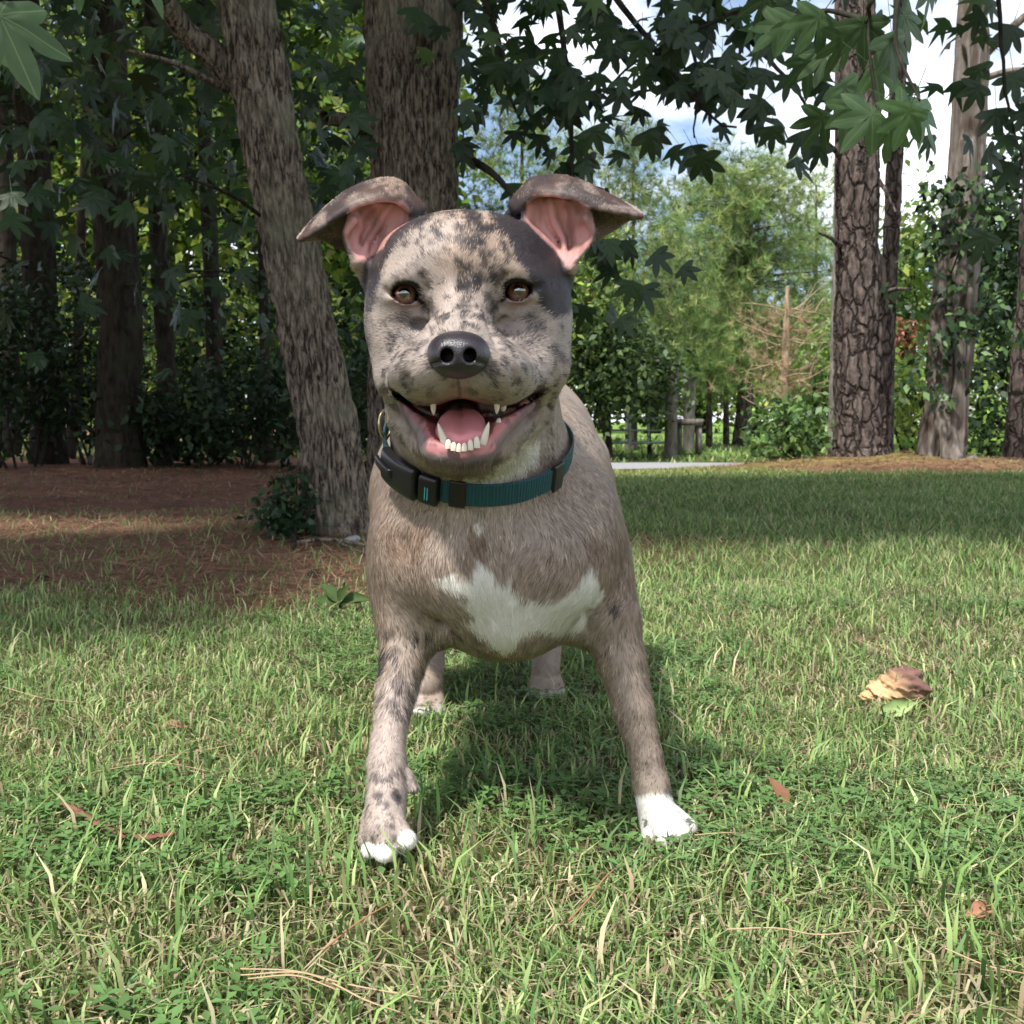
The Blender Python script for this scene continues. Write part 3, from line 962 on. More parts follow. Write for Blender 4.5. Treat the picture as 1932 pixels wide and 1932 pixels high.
# leaves of the leaning tree in front of the dark wood
for k in range(230):
    u, v = rt.random() * 690 + 5, abs(rt.normal()) * 300
    if 445 - v * -0.19 < 0: pass
    Y = 3.4 + 2.6 * rt.random()
    tc_ = 462 + (v / 1000) * 190
    if abs(u - tc_) < 85 and Y < 4.4: Y = 4.6 + rt.random()
    if v > 700: continue
    q = P(u, v, Y)
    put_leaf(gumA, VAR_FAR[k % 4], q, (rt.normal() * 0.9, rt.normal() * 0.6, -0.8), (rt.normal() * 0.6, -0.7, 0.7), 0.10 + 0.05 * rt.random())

# the rest of the two crowns: overhead, above the frame, shaped to throw shade on lawn and wood
def roof(n, gx0, gx1, gy0, gy1, h0, h1, r, edge):
    g = np.stack([gx0 + (gx1 - gx0) * r.random(n), gy0 + (gy1 - gy0) * r.random(n)], 1)
    cl_ = fbm(np.stack([g[:, 0], g[:, 1], 0 * g[:, 0]], 1), 1.1, 3, 15)
    gap = np.exp(-((g[:, 0] + 2.0) / 1.3) ** 2 - ((g[:, 1] - 4.3) / 0.45) ** 2) > 0.45 + 0.8 * (cl_ - 0.5)
    g = g[(g[:, 1] + (cl_ - 0.5) * 1.6 > edge(g[:, 0])) & ~gap]
    hm = np.minimum(h1, (g[:, 1] - 0.15) / -SH[1])
    H = np.minimum(h0, hm * 0.8) + (hm - np.minimum(h0, hm * 0.8)) * r.random(len(g))
    p = np.stack([g[:, 0] + SH[0] * H, g[:, 1] + SH[1] * H, H], 1)
    zt = CAMZ + 0.40 * np.maximum(p[:, 1], 0) + 0.25
    p = p[(p[:, 2] > zt) | (p[:, 1] < 0.3)]
    return p
pa = roof(40000, -9.0, -0.5, 1.4, 13.0, 3.2, 7.2, rt, lambda x: 1.85 + 0.0 * x)
pl = np.array([P(rt.random() * 760 - 20, rt.random() ** 1.3 * 420, 5.2 + 3.2 * rt.random()) for _ in range(520)])
pl = pl + 0.15 * rt.normal(size=pl.shape)
V, F, c = leaf_cloud(pa, 0.16 + 0.07 * rt.random(len(pa)), rt, GUM, 0.4, STAR3)
Vl, Fl, cl_ = leaf_cloud(pl, 0.15 + 0.07 * rt.random(len(pl)), rt, GUM, 0.4)
F = [np.concatenate([F[0], Fl[0] + len(V)])]; V = np.concatenate([V, Vl]); c = np.concatenate([c, cl_])
co = part('crown', V, F[0], leaf_dark, gumA, False, c); co['kind'] = 'stuff'
pb = roof(13000, -0.5, 4.6, 2.4, 8.0, 3.6, 6.6, rt, lambda x: 3.3 + 0.45 * sstep(0, 1.0, x))
V, F, c = leaf_cloud(pb, 0.16 + 0.07 * rt.random(len(pb)), rt, GUM, 0.4, STAR3)
# leaves inside the frame behind the hand-placed ones
pin = []
for ti, n_ in ((0, 40), (1, 26), (2, 30), (4, 50), (6, 16), (7, 26)):
    S = T[ti]
    s_ = S[rt.integers(0, len(S) * 3 // 4, n_)] + rt.normal(size=(n_, 3)) * np.array((0.22, 0.25, 0.10)) + np.array((0, 0.3, 0.12))
    pin.append(s_)
pin = np.concatenate(pin)
V2, F2, c2 = leaf_cloud(pin, 0.11 + 0.05 * rt.random(len(pin)), rt, GUM, 0.6, facing=(0, -0.9, 0.5))
V = np.concatenate([V, V2]); c = np.concatenate([c, c2]); FF = np.concatenate([F[0], F2[0] + len(V) - len(V2)])
co = part('crown', V, FF, leaf_dark, gumB, False, c); co['kind'] = 'stuff'
for (p0, p1, p2) in (((-1.3, 4.0, 4.0), (-2.2, 2.2, 4.6), (-3.4, 0.4, 5.0)), ((-1.5, 3.9, 5.0), (-3.0, 4.6, 5.8), (-5.2, 5.5, 6.2)), ((-1.2, 4.0, 3.5), (-1.4, 2.4, 3.7), (-1.6, 0.9, 3.9))):
    limb(gumA, [p0, p1, p2], 0.05, 0.012, BARK_GUM, 3)
for (p0, p1, p2) in (((-0.35, 4.6, 4.2), (0.6, 3.2, 4.4), (1.4, 1.4, 4.8)), ((-0.3, 4.6, 4.9), (1.4, 4.4, 5.4), (3.0, 4.6, 5.6)), ((-0.4, 4.7, 3.9), (0.5, 4.5, 3.2), (1.2, 4.0, 2.7))):
    limb(gumB, [p0, p1, p2], 0.07, 0.014, BARK_GUM, 3)

# ---- low limb of the upright sweetgum that hangs over the viewer: leaves seen close at the top corners
lowl = empty('sweetgum_branch', (0.6, 1.6, 1.4))
tag(lowl, 'leafy sweetgum branch hanging down into the top right corner', 'branch')
low2 = empty('sweetgum_branch', (-0.6, 0.7, 1.4))
tag(low2, 'single large sweetgum leaves hanging into the top left corner', 'branch')
def near_leaf(root, u, v, Y, ang, size, tilt=(0, 0), k=0):
    """stalk end at (u, v); ang = direction the middle lobe points, degrees, 0 is down, positive to the right"""
    t = math.radians(ang)
    d = np.array((math.sin(t), tilt[0], -math.cos(t)))
    return put_leaf(root, VAR_NEAR[k % 4], P(u, v, Y), d, (tilt[1] * 1.6, -1.0, 0.35), size * 0.8)
for k, (u, v, Y, ang, size, tilt) in enumerate([
        (1655, 205, 1.75, -40, 0.135, (0.1, 0.1)), (1690, 195, 1.7, 75, 0.12, (0.2, 0.4)), (1610, 190, 1.85, -10, 0.12, (0.3, -0.2)), (1640, 120, 1.8, 60, 0.13, (0.1, -0.3)),
        (1600, 60, 1.9, -20, 0.13, (0.3, 0.5)), (1555, 20, 1.9, -35, 0.13, (0.2, 0.2)), (1680, 60, 1.75, 20, 0.13, (0.2, 0.3)), (1735, 190, 1.65, 30, 0.13, (0.1, 0.6)), (1720, 195, 1.6, -15, 0.11, (0.2, 0.1)),
        (1570, 95, 2.0, -60, 0.12, (0.4, -0.3)), (1630, 30, 1.8, 5, 0.13, (0.3, -0.4)), (1760, -40, 1.6, 0, 0.10, (0.1, 0.8)), (1510, 30, 2.0, -30, 0.12, (0.2, 0.1)), (1700, 20, 1.8, 55, 0.12, (0.4, 0.2)),
        (1590, 150, 2.0, 30, 0.13, (0.3, 0.1)), (1525, 100, 2.1, 10, 0.13, (0.4, 0.0)), (1480, 40, 2.2, -50, 0.13, (0.3, 0.2)), (1560, 210, 2.1, -30, 0.13, (0.3, 0.2)), (1680, 230, 1.9, 10, 0.12, (0.5, 0.0)), (1450, -20, 2.2, -10, 0.13, (0.3, 0.2))]):
    near_leaf(lowl, u, v, Y, ang, size, tilt, k)
for k, (u, v, Y, ang, size, tilt) in enumerate([(-12, 5, 1.45, 25, 0.205, (0.0, 0.25)), (-40, 80, 1.5, 60, 0.10, (0.3, 0.6)), (140, -85, 1.5, 8, 0.115, (0.1, 0.7)), (270, -70, 1.5, 25, 0.105, (0.1, 0.7)), (205, -75, 1.6, 10, 0.10, (0.2, 0.5))]):
    near_leaf(low2, u, v, Y, ang, size, tilt, k)
for pts in ([(1.2, 2.4, 1.75), P(1700, -60, 1.8), P(1640, 40, 1.8), P(1655, 205, 1.75)], [P(1700, -60, 1.8), P(1690, 80, 1.75), P(1735, 190, 1.65)], [P(1640, 40, 1.8), P(1560, 20, 1.9), P(1500, 30, 2.0)]):
    o_, _ = limb(lowl, pts, 0.006, 0.0018, BARK_DARK, 1, 'twig', 6, 16)
for pts in ([(-1.3, 1.6, 1.35), P(-100, -150, 1.45), P(-12, 5, 1.45)], [(-1.3, 1.6, 1.35), P(60, -200, 1.5), P(140, -85, 1.5)], [P(60, -200, 1.5), P(180, -160, 1.5), P(270, -70, 1.5)]):
    o_, _ = limb(low2, pts, 0.006, 0.0018, BARK_DARK, 1, 'twig', 6, 16)
# shrub clinging to the foot of the leaning tree
shrub = empty('shrub', tuple(G(560, 1040)))
tag(shrub, 'small dark leafy shrub at the foot of the leaning tree', 'shrub')
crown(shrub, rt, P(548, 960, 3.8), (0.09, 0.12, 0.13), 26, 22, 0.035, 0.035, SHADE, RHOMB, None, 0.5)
for q in ((540, 940), (560, 900), (575, 960)):
    limb(shrub, [G(556, 1035), P((556 + q[0]) / 2, (1035 + q[1]) / 2, 3.85), P(q[0], q[1], 3.8)], 0.006, 0.002, BARK_DARK, 2, 'stem', 6, 10)
# ================================================================== the wood on the left
rw = np.random.default_rng(101)
WOODG = 'dark trunks along the edge of the wood'
wood = [
    ([(92, 868, 74), (88, 800, 64), (80, 600, 60), (68, 400, 60), (58, 220, 58), (40, -60, 56)], 10.6, 'dark leaning trunk nearest the left edge of the photo'),
    ([(228, 885, 98), (226, 800, 84), (228, 600, 78), (215, 400, 76), (205, 200, 72), (195, -60, 68)], 9.6, 'stout dark trunk, second large one from the left edge'),
    ([(318, 872, 44), (314, 700, 36), (300, 450, 34), (292, 200, 32), (285, -40, 30)], 11.5, 'thin dark trunk just right of the stout dark trunk'),
    ([(410, 876, 40), (406, 700, 32), (396, 450, 30), (385, 200, 28), (378, -40, 26)], 12.2, 'thin straight trunk midway between stout trunk and leaning tree'),
    ([(22, 862, 40), (20, 700, 34), (14, 500, 32), (8, 250, 30), (0, -40, 28)], 12.5, 'thin trunk cut by the left edge of the photo'),
    ([(505, 874, 26), (500, 700, 20), (496, 500, 19), (490, 200, 17), (486, -40, 16)], 11.0, 'sapling trunk close left of the leaning tree'),
    ([(130, 866, 24), (146, 700, 20), (150, 500, 18), (165, 200, 16), (170, -40, 15)], 12.0, 'slim sapling between the two large dark trunks'),
]
for k, (rws, Y, lab) in enumerate(wood):
    rr = px_trunk(rws, Y)
    rr[0, 2] = min(rr[0, 2], -0.02)
    t_ = rr[-1]
    rr = np.vstack([rr, [t_[0] - 0.1, Y, 7.5, t_[3] * 0.7], [t_[0] - 0.15, Y, 10.0, t_[3] * 0.3]])
    root = tree_root('forest_tree', rr, lab, 'tree', WOODG)
    grow_trunk(root, rr, BARK_DARK, bark_plated, 120, 40, 20 + k)
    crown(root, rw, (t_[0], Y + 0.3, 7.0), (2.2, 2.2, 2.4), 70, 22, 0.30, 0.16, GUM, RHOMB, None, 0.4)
    # boughs in view
    for j in range(5):
        vv = 150 + 520 * rw.random(); uu = np.interp(vv, [q[1] for q in rws[::-1]], [q[0] for q in rws[::-1]])
        s = rw.choice([-1, 1])
        a = P(uu, vv, Y); b_ = a + np.array((s * (0.5 + 0.7 * rw.random()), -0.4 - 0.8 * rw.random(), 0.2 * rw.normal()))
        limb(root, [a, (a + b_) / 2 + (0, 0, 0.08), b_], 0.016, 0.004, BARK_DARK, j, 'branch', 5, 8)
        crown(root, rw, b_, (0.34, 0.3, 0.22), 9, 12, 0.09, 0.085, SHADE, RHOMB, None, 0.5, 'foliage', 0.2)
# understory shrubs, each with its own stems
und = [(60, 10.0, 0.55, 'broad'), (160, 10.3, 0.7, 'low'), (300, 9.7, 0.6, 'leafy'), (395, 10.2, 0.75, 'tall'), (470, 9.6, 0.6, 'loose'), (545, 9.9, 0.7, 'dense'), (660, 9.0, 0.6, 'dim'), (715, 8.2, 0.7, 'dark'), (10, 9.6, 0.5, 'edge')]
lab_u = ['broad shrub in front of the leftmost leaning dark trunk', 'low shrub between the two large dark trunks', 'leafy shrub right of the stout dark trunk', 'tall shrub midway along the edge of the wood', 'loose shrub left of the leaning tree', 'dense shrub seen just left of the leaning tree', 'dim shrub right of the leaning tree', 'dark shrub between leaning tree and dog\'s ear', 'shrub cut by the left edge of the photo']
for (uu, Y, R, _), lab in zip(und, lab_u):
    g = P(uu, 795, Y); gx_ = g[0]
    root = empty('understory_shrub', (gx_, Y, 0)); tag(root, lab, 'shrub', 'shrubs along the edge of the wood')
    h = 0.45 + 1.5 * rw.random()
    for j in range(4):
        e = np.array((gx_ + rw.normal() * R * 0.4, Y + rw.normal() * 0.25, h * (0.5 + 0.5 * rw.random())))
        limb(root, [(gx_ + rw.normal() * 0.06, Y, -0.02), (np.array((gx_, Y, 0)) + e) / 2 + rw.normal(size=3) * 0.04, e], 0.014, 0.004, BARK_DARK, j, 'stem', 5, 8)
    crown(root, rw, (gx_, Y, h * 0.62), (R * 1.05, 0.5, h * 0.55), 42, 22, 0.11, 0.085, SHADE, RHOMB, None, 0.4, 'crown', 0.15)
# sunlit trees beyond the wood: show as bright holes between the dark trunks
bright = [(-60, 17.5, 1.7), (90, 18.5, 1.8), (250, 17.5, 1.6), (370, 18.5, 1.8), (500, 17, 1.6), (640, 18, 1.7), (720, 19, 1.7)]
for k, (uu, Y, R) in enumerate(bright):
    g = P(uu, 795, Y)[0]
    root = empty('tree_beyond', (g, Y, 0)); tag(root, ['sunlit yellow-green tree behind the wood at the left edge', 'sunlit yellow-green tree behind the leftmost dark trunk', 'sunlit yellow-green tree behind the stout dark trunk', 'sunlit yellow-green tree behind the thin dark trunks', 'sunlit yellow-green tree left of the leaning tree', 'sunlit yellow-green tree between leaning and upright sweetgum', 'sunlit yellow-green tree behind the upright sweetgum'][k], 'tree', 'sunlit trees beyond the wood')
    rr = np.array([[g, Y, -0.05, 0.12], [g + 0.1, Y, 2.0, 0.10], [g + 0.05, Y, 5.0, 0.06], [g, Y, 7.0, 0.02]])
    grow_trunk(root, rr, BARK_DARK, None, 30, 12, k)
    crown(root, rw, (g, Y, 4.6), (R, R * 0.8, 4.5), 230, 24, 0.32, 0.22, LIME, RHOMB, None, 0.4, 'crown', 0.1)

labs2 = ['sunlit thicket at the far left between the dark trunks', 'sunlit thicket behind the leaning dark trunk', 'sunlit thicket seen right of the stout dark trunk', 'sunlit thicket behind the thin straight trunk', 'sunlit thicket left of the leaning sweetgum', 'sunlit thicket right of the leaning sweetgum', 'sunlit thicket behind the upright sweetgum']
for k, uu in enumerate((-10, 110, 240, 360, 480, 610, 740)):
    Y = 15.0 + (k % 3) * 0.5
    g = P(uu, 795, Y)[0]
    root = empty('thicket_shrub', (g, Y, 0)); tag(root, labs2[k], 'shrub', 'thicket behind the wood')
    for j in range(3):
        limb(root, [(g + 0.1 * j, Y, -0.03), (g + rw.normal() * 0.2, Y, 0.7), (g + rw.normal() * 0.4, Y, 1.5)], 0.02, 0.006, BARK_DARK, j, 'stem', 5, 7)
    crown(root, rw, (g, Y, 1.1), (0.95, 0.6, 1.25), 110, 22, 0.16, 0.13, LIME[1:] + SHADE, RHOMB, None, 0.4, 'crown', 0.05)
# ================================================================== right side
rows = px_trunk([(1626, 872, 128), (1624, 850, 106), (1622, 780, 96), (1620, 600, 88), (1617, 400, 80), (1617, 250, 76), (1616, 100, 74), (1615, -60, 72)], 9.0)
rows[0, 2] = 0.08
t_ = rows[-1]
rows = np.vstack([rows, [t_[0], 9.0, 8.0, 0.13], [t_[0], 9.0, 12.0, 0.05]])
pine1 = tree_root('pine_tree', rows, 'thick dark pine with plated bark standing on the straw mound')
grow_trunk(pine1, rows, BARK_PINE, bark_plated, 300, 84, 40)
crown(pine1, rw, (t_[0], 9.0, 10.5), (2.6, 2.6, 2.2), 120, 6, 0.35, 0.26, PINEG, TUFT, needle_mat, 0.3, 'crown', 0.3)
for (u0, v0, u1, v1) in ((1650, 330, 1690, 400), (1590, 300, 1530, 250), (1650, 560, 1720, 545), (1590, 470, 1545, 440)):
    limb(pine1, [P(u0, v0, 9.0), P((u0 + u1) / 2, (v0 + v1) / 2 - 6, 8.8), P(u1, v1, 8.7)], 0.03, 0.008, BARK_PINE, 1, 'branch', 6, 10)
rows = px_trunk([(1572, 868, 24), (1573, 800, 20), (1576, 650, 19), (1580, 500, 18), (1584, 250, 17), (1590, -40, 15)], 9.7)
rows[0, 2] = 0.0
r2 = tree_root('pine_tree', rows, 'slim pale grey trunk pressed close left of the thick pine')
grow_trunk(r2, rows, BARK_THIN, bark_plated, 80, 20, 41)
rows = px_trunk([(1668, 862, 40), (1670, 780, 34), (1674, 600, 32), (1684, 400, 31), (1692, 200, 30), (1698, 60, 28), (1702, -60, 26)], 10.2)
rows[0, 2] = 0.0
r3 = tree_root('pine_tree', rows, 'narrow pale pine trunk right behind the thick pine')
grow_trunk(r3, rows, BARK_PINE, bark_plated, 100, 30, 42)
# the dead snag
rows = px_trunk([(1780, 876, 128), (1778, 850, 96), (1786, 760, 84), (1797, 600, 80), (1812, 450, 78), (1824, 300, 70), (1832, 150, 62), (1838, 30, 56), (1842, -60, 50)], 8.8)
rows[0, 2] = 0.06
def bark_snag(ang, L, rad, seed):
    p = cyl(ang, L, rad, 18, 2.2)
    n1 = vnoise(p, 1, seed); big = vnoise(cyl(ang, L, rad, 7, 1.6), 1, seed + 4)
    return -0.03 * np.exp(-((2 * n1 - 1) / 0.2) ** 2) - 0.07 * sstep(0.70, 0.82, big) + 0.02 * (vnoise(p, 2.3, seed + 2) - 0.5)
snag = tree_root('dead_tree', rows, 'dead weathered tree with rotted holes and climbing vine beside the pine')
grow_trunk(snag, rows, BARK_PALE, bark_snag, 260, 72, 43)
limb(snag, [P(1815, 612, 8.8), P(1838, 600, 8.7), P(1850, 575, 8.7)], 0.03, 0.012, BARK_PALE, 1, 'branch', 7, 8)
limb(snag, [P(1850, 110, 8.8), P(1890, 70, 8.7), P(1935, 30, 8.7)], 0.045, 0.03, BARK_PALE, 1, 'branch', 7, 8)
limb(snag, [P(1850, 150, 8.8), P(1900, 135, 8.7), P(1940, 130, 8.7)], 0.03, 0.02, BARK_PALE, 1, 'branch', 7, 8)
vine = empty('vine', base_of(rows)); tag(vine, 'leafy green vine climbing the dead weathered tree', 'vine')
pv, lv = [], []
for k in range(60):
    f = rw.random(); vv = 330 + 420 * f
    uu = np.interp(vv, [300, 450, 600, 760], [1824, 1812, 1797, 1786]) + rw.normal() * 50
    pv.append(P(uu, vv, 8.62 + 0.1 * rw.normal()) + rw.normal(size=(16, 3)) * 0.07)
pv = np.concatenate(pv)
V, F, c = leaf_cloud(pv, 0.06 + 0.04 * rw.random(len(pv)), rw, SHADE + [lin(96, 124, 70)], 0.6, RHOMB, (0, -1, 0.5))
part('foliage', V, F[0], leaf_dark, vine, False, c)
limb(vine, [P(1770, 870, 8.7), P(1800, 700, 8.62), P(1785, 560, 8.6), P(1830, 420, 8.62)], 0.012, 0.006, BARK_DARK, 2, 'stem', 6, 14)
rows = px_trunk([(1922, 872, 56), (1922, 820, 50), (1930, 700, 46), (1940, 560, 42), (1950, 300, 38), (1960, -40, 34)], 9.4)
rows[0, 2] = 0.0
r4 = tree_root('pine_tree', rows, 'leaning pine trunk cut by the right edge of the photo')
grow_trunk(r4, rows, BARK_PINE, bark_plated, 100, 30, 44)

# shrubs and small trees of the right side
def bush(name, label, u, v, Y, ru, rv, ry, ncl, nper, spread, size, pal, shape=RHOMB, mat=None, hollow=0.2, stems=3, group=None, barkm=None):
    c_ = P(u, v, Y)
    root = empty(name, (c_[0], Y, 0)); tag(root, label, 'shrub' if 'shrub' in name else 'tree', group)
    R = (px(ru, Y), ry, px(rv, Y))
    for j in range(stems):
        e = c_ + np.array((rw.normal() * R[0] * 0.3, rw.normal() * 0.1, R[2] * (0.2 + 0.5 * rw.random())))
        limb(root, [(c_[0] + rw.normal() * 0.05 * R[0], Y, -0.03), (np.array((c_[0], Y, 0)) + e) / 2 + rw.normal(size=3) * 0.05, e], 0.02 * Y / 10, 0.006, barkm or BARK_DARK, j, 'stem', 6, 9)
    crown(root, rw, c_, R, ncl, nper, spread, size, pal, shape, mat, 0.4, 'crown', hollow, zmin=0.02)
    return root
BRIGHT = [lin(120, 150, 72), lin(142, 168, 80), lin(100, 134, 66)]
bush('shrub', 'bushy green shrub left of the pine mound by the road', 1495, 815, 9.3, 72, 62, 0.4, 46, 20, 0.09, 0.075, [lin(92, 122, 66), lin(112, 140, 74), lin(78, 106, 58)])
bush('shrub', 'bright yellow-green shrub between thick pine and dead tree', 1712, 760, 10.8, 62, 100, 0.5, 50, 20, 0.10, 0.085, LIME)
bush('small_tree', 'sunlit leafy tree behind the gap between pine and dead tree', 1725, 520, 12.5, 70, 170, 0.6, 70, 22, 0.14, 0.10, LIME + BRIGHT)
bush('small_tree', 'dark evergreen tree filling the right edge behind the snag', 1895, 520, 11.5, 62, 270, 0.8, 150, 24, 0.16, 0.10, SHADE + CEDAR[:1])
bush('shrub', 'shaded shrub at the far right behind the mound', 1868, 800, 11.0, 60, 70, 0.5, 40, 20, 0.10, 0.09, BRIGHT + SHADE)
bush('shrub', 'leafy shrub rising behind the road near the dead sapling', 1545, 720, 12.2, 60, 120, 0.5, 50, 22, 0.12, 0.09, BRIGHT)
rb = bush('shrub', 'small rust-brown dying shrub behind the thick pine', 1712, 640, 11.6, 26, 40, 0.2, 16, 14, 0.06, 0.07, [lin(170, 110, 84), lin(150, 100, 76)])

# dead sapling: bare tan trunk with many bare branches
rows = px_trunk([(1476, 845, 17), (1478, 770, 16), (1482, 680, 15), (1484, 600, 12), (1486, 540, 7)], 11.6)
rows[0, 2] = -0.05
ds = tree_root('dead_sapling', rows, 'bare tan dead sapling with dry branches across the road')
grow_trunk(ds, rows, BARK_TAN, None, 40, 12, 3)
for k in range(34):
    v0 = 560 + 210 * rw.random(); s = rw.choice([-1, 1]); u0 = np.interp(v0, [540, 600, 680, 770], [1486, 1484, 1482, 1478])
    L = 30 + 65 * rw.random(); dv_ = rw.normal() * 22 - 18
    a = P(u0, v0, 11.6); e = P(u0 + s * L, v0 + dv_, 11.6 + rw.normal() * 0.3)
    m_ = (a + e) / 2 + rw.normal(size=3) * 0.03
    limb(ds, [a, m_, e], 0.009, 0.003, BARK_TAN, k, 'branch', 5, 8)
    limb(ds, [m_, (m_ + e) / 2 + (0, 0, 0.08 * rw.normal()), e + np.array((0.05, 0, 0.16 * rw.normal()))], 0.005, 0.002, BARK_TAN, k, 'branch', 5, 6)

pd = np.array([P(1482 + rw.normal() * 42, 580 + 170 * rw.random(), 11.6 + 0.2 * rw.normal()) for _ in range(260)])
V, F, c = leaf_cloud(pd, 0.07 + 0.05 * rw.random(len(pd)), rw, [lin(186, 160, 128), lin(160, 136, 106), lin(150, 150, 104)], -0.2, TUFT)
part('dry_needles', V, F[0], needle_mat, ds, False, c)
# big pine across the road and its neighbours
rows = px_trunk([(1398, 852, 44), (1402, 800, 34), (1408, 700, 30), (1408, 560, 26), (1405, 420, 18), (1400, 330, 8)], 17.0)
rows[0, 2] = -0.05
bigp = tree_root('pine_tree', rows, 'big rounded pine in full leaf standing across the road')
grow_trunk(bigp, rows, BARK_PINE, bark_plated, 60, 20, 50)
pc, lc = [], []
for k in range(190):
    f = rw.random()
    vv = 298 + 372 * f
    half = 148 * math.sin(math.pi * min(1, 0.10 + 0.62 * f)) + 8
    uu = 1402 + (rw.random() * 2 - 1) * half
    q = P(uu, vv, 17 + rw.normal() * 0.7)
    pc.append(q + rw.normal(size=(15, 3)) * np.array((0.20, 0.2, 0.13))); lc.append(np.full(15, 0.6 + 0.75 * rw.random()))
    if k % 6 == 0:
        limb(bigp, [P(1406, vv + 18, 17), (P(1406, vv + 10, 17) + q) / 2, q], 0.035, 0.01, BARK_PINE, k, 'branch', 5, 6)
for k in range(90):
    f = rw.random()
    q = P(1404 + rw.normal() * 55 * (0.3 + f), 340 + 320 * f, 17.3 + rw.normal() * 0.4)
    pc.append(q + rw.normal(size=(14, 3)) * np.array((0.22, 0.2, 0.16))); lc.append(np.full(14, 0.55 + 0.3 * rw.random()))  # inner tufts coloured darker: shade of the crown's interior put into them
pc = np.concatenate(pc); lc = np.concatenate(lc)
V, F, c = scaled(leaf_cloud(pc, 0.14 + 0.07 * rw.random(len(pc)), rw, PINEG, -0.3, TUFT), lc)
part('crown', V, F[0], needle_mat, bigp, False, c)
def pine(label, u, v0, v1, half, Y, ntuft, pal=PINEG, trunkw=20, vbase=850, low=None):
    rows = px_trunk([(u, vbase, trunkw), (u, (vbase + v1) / 2, trunkw * 0.9), (u, v1, trunkw * 0.7), (u, v0 + 20, trunkw * 0.2)], Y)
    rows[0, 2] = -0.05
    root = tree_root('pine_tree', rows, label)
    grow_trunk(root, rows, BARK_PINE, None, 40, 14, 3)
    ntuft = int(ntuft * 1.2)
    f = rw.random(ntuft) ** 0.8
    hh = half * np.sin(np.pi * np.minimum(1, 0.06 + 0.66 * f)) + 4
    cs = np.array([P(u + (rw.random() * 2 - 1) * h_, v0 + (v1 - v0) * f_, Y + rw.normal() * 0.6) for h_, f_ in zip(hh, f)])
    p = np.repeat(cs, 10, 0) + rw.normal(size=(ntuft * 10, 3)) * np.array((0.18, 0.18, 0.12)) * Y / 16
    V, F, c = scaled(leaf_cloud(p, (0.11 + 0.07 * rw.random(len(p))) * Y / 16, rw, pal, -0.2, TUFT), np.repeat(0.6 + 0.75 * rw.random(ntuft), 10))
    part('crown', V, F[0], needle_mat, root, False, c)
    return root
pine('tall narrow pine rising left of the big rounded pine', 1195, 240, 700, 80, 16, 170, CEDAR + PINEG, 16)
pine('pine in front of the tall narrow pine, beside the dog\'s ear', 1265, 420, 720, 80, 15, 130, PINEG, 20)
pine('young pine left of the big rounded pine trunk', 1338, 560, 745, 62, 16.5, 80, PINEG, 14)
pine('slim pine between the young pine and the big pine trunk', 1370, 480, 735, 55, 18, 70, PINEG, 13)
pine('pale yellow-green pine behind the hanging sweetgum leaves', 985, 120, 700, 110, 19, 190, LIME + CEDAR, 18)
pine('pine on the right of the big rounded pine', 1540, 330, 760, 50, 19, 90, PINEG, 16)
pine('tall pine showing behind the upper sweetgum leaves', 1095, 260, 700, 70, 21, 110, CEDAR + LIME, 16)
# cedars behind the dog; shade of their drooping skirts put into darker greens
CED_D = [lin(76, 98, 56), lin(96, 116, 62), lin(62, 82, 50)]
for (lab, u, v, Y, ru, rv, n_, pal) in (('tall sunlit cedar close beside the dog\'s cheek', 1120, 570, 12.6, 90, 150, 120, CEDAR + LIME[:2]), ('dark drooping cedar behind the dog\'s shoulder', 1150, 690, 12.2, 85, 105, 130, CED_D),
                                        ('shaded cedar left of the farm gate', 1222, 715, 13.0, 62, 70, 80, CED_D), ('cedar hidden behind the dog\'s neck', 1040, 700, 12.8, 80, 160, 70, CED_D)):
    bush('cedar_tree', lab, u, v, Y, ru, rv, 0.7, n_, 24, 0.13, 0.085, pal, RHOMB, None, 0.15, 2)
# far trees closing the view behind the field
labs = ['far tree behind the field, left of the farm gate', 'far tree behind the field above the farm gate', 'far tree behind the field right of the gate', 'far tree behind the field under the big pine', 'far tree behind the field by the dead sapling', 'far tree behind the field left of the thick pine', 'far tree seen between thick pine and dead tree', 'far tree seen right of the dead tree', 'far tree behind the dog\'s ear', 'far tree at the right edge of the view']
for k, (u, top, w) in enumerate(((1140, 560, 90), (1235, 590, 90), (1320, 600, 95), (1420, 610, 90), (1500, 560, 90), (1580, 580, 90), (1700, 420, 100), (1860, 430, 110), (1030, 480, 110), (1960, 420, 110))):
    Y = 34 + 6 * rw.random()
    g = P(u, 795, Y)
    root = empty('far_tree', (g[0], Y, 0)); tag(root, labs[k], 'tree', 'far trees behind the field')
    hgt = P(u, top, Y)[2]
    grow_trunk(root, np.array([[g[0], Y, -0.1, 0.25], [g[0], Y, hgt * 0.5, 0.18], [g[0], Y, hgt * 0.9, 0.05]]), BARK_DARK, None, 16, 10, k)
    crown(root, rw, (g[0], Y, hgt * 0.54), (px(w * 0.7, Y), 1.5, hgt * 0.46), 120, 18, 0.4, 0.26, LIME + PINEG, RHOMB, None, 0.3, 'crown', 0.2)

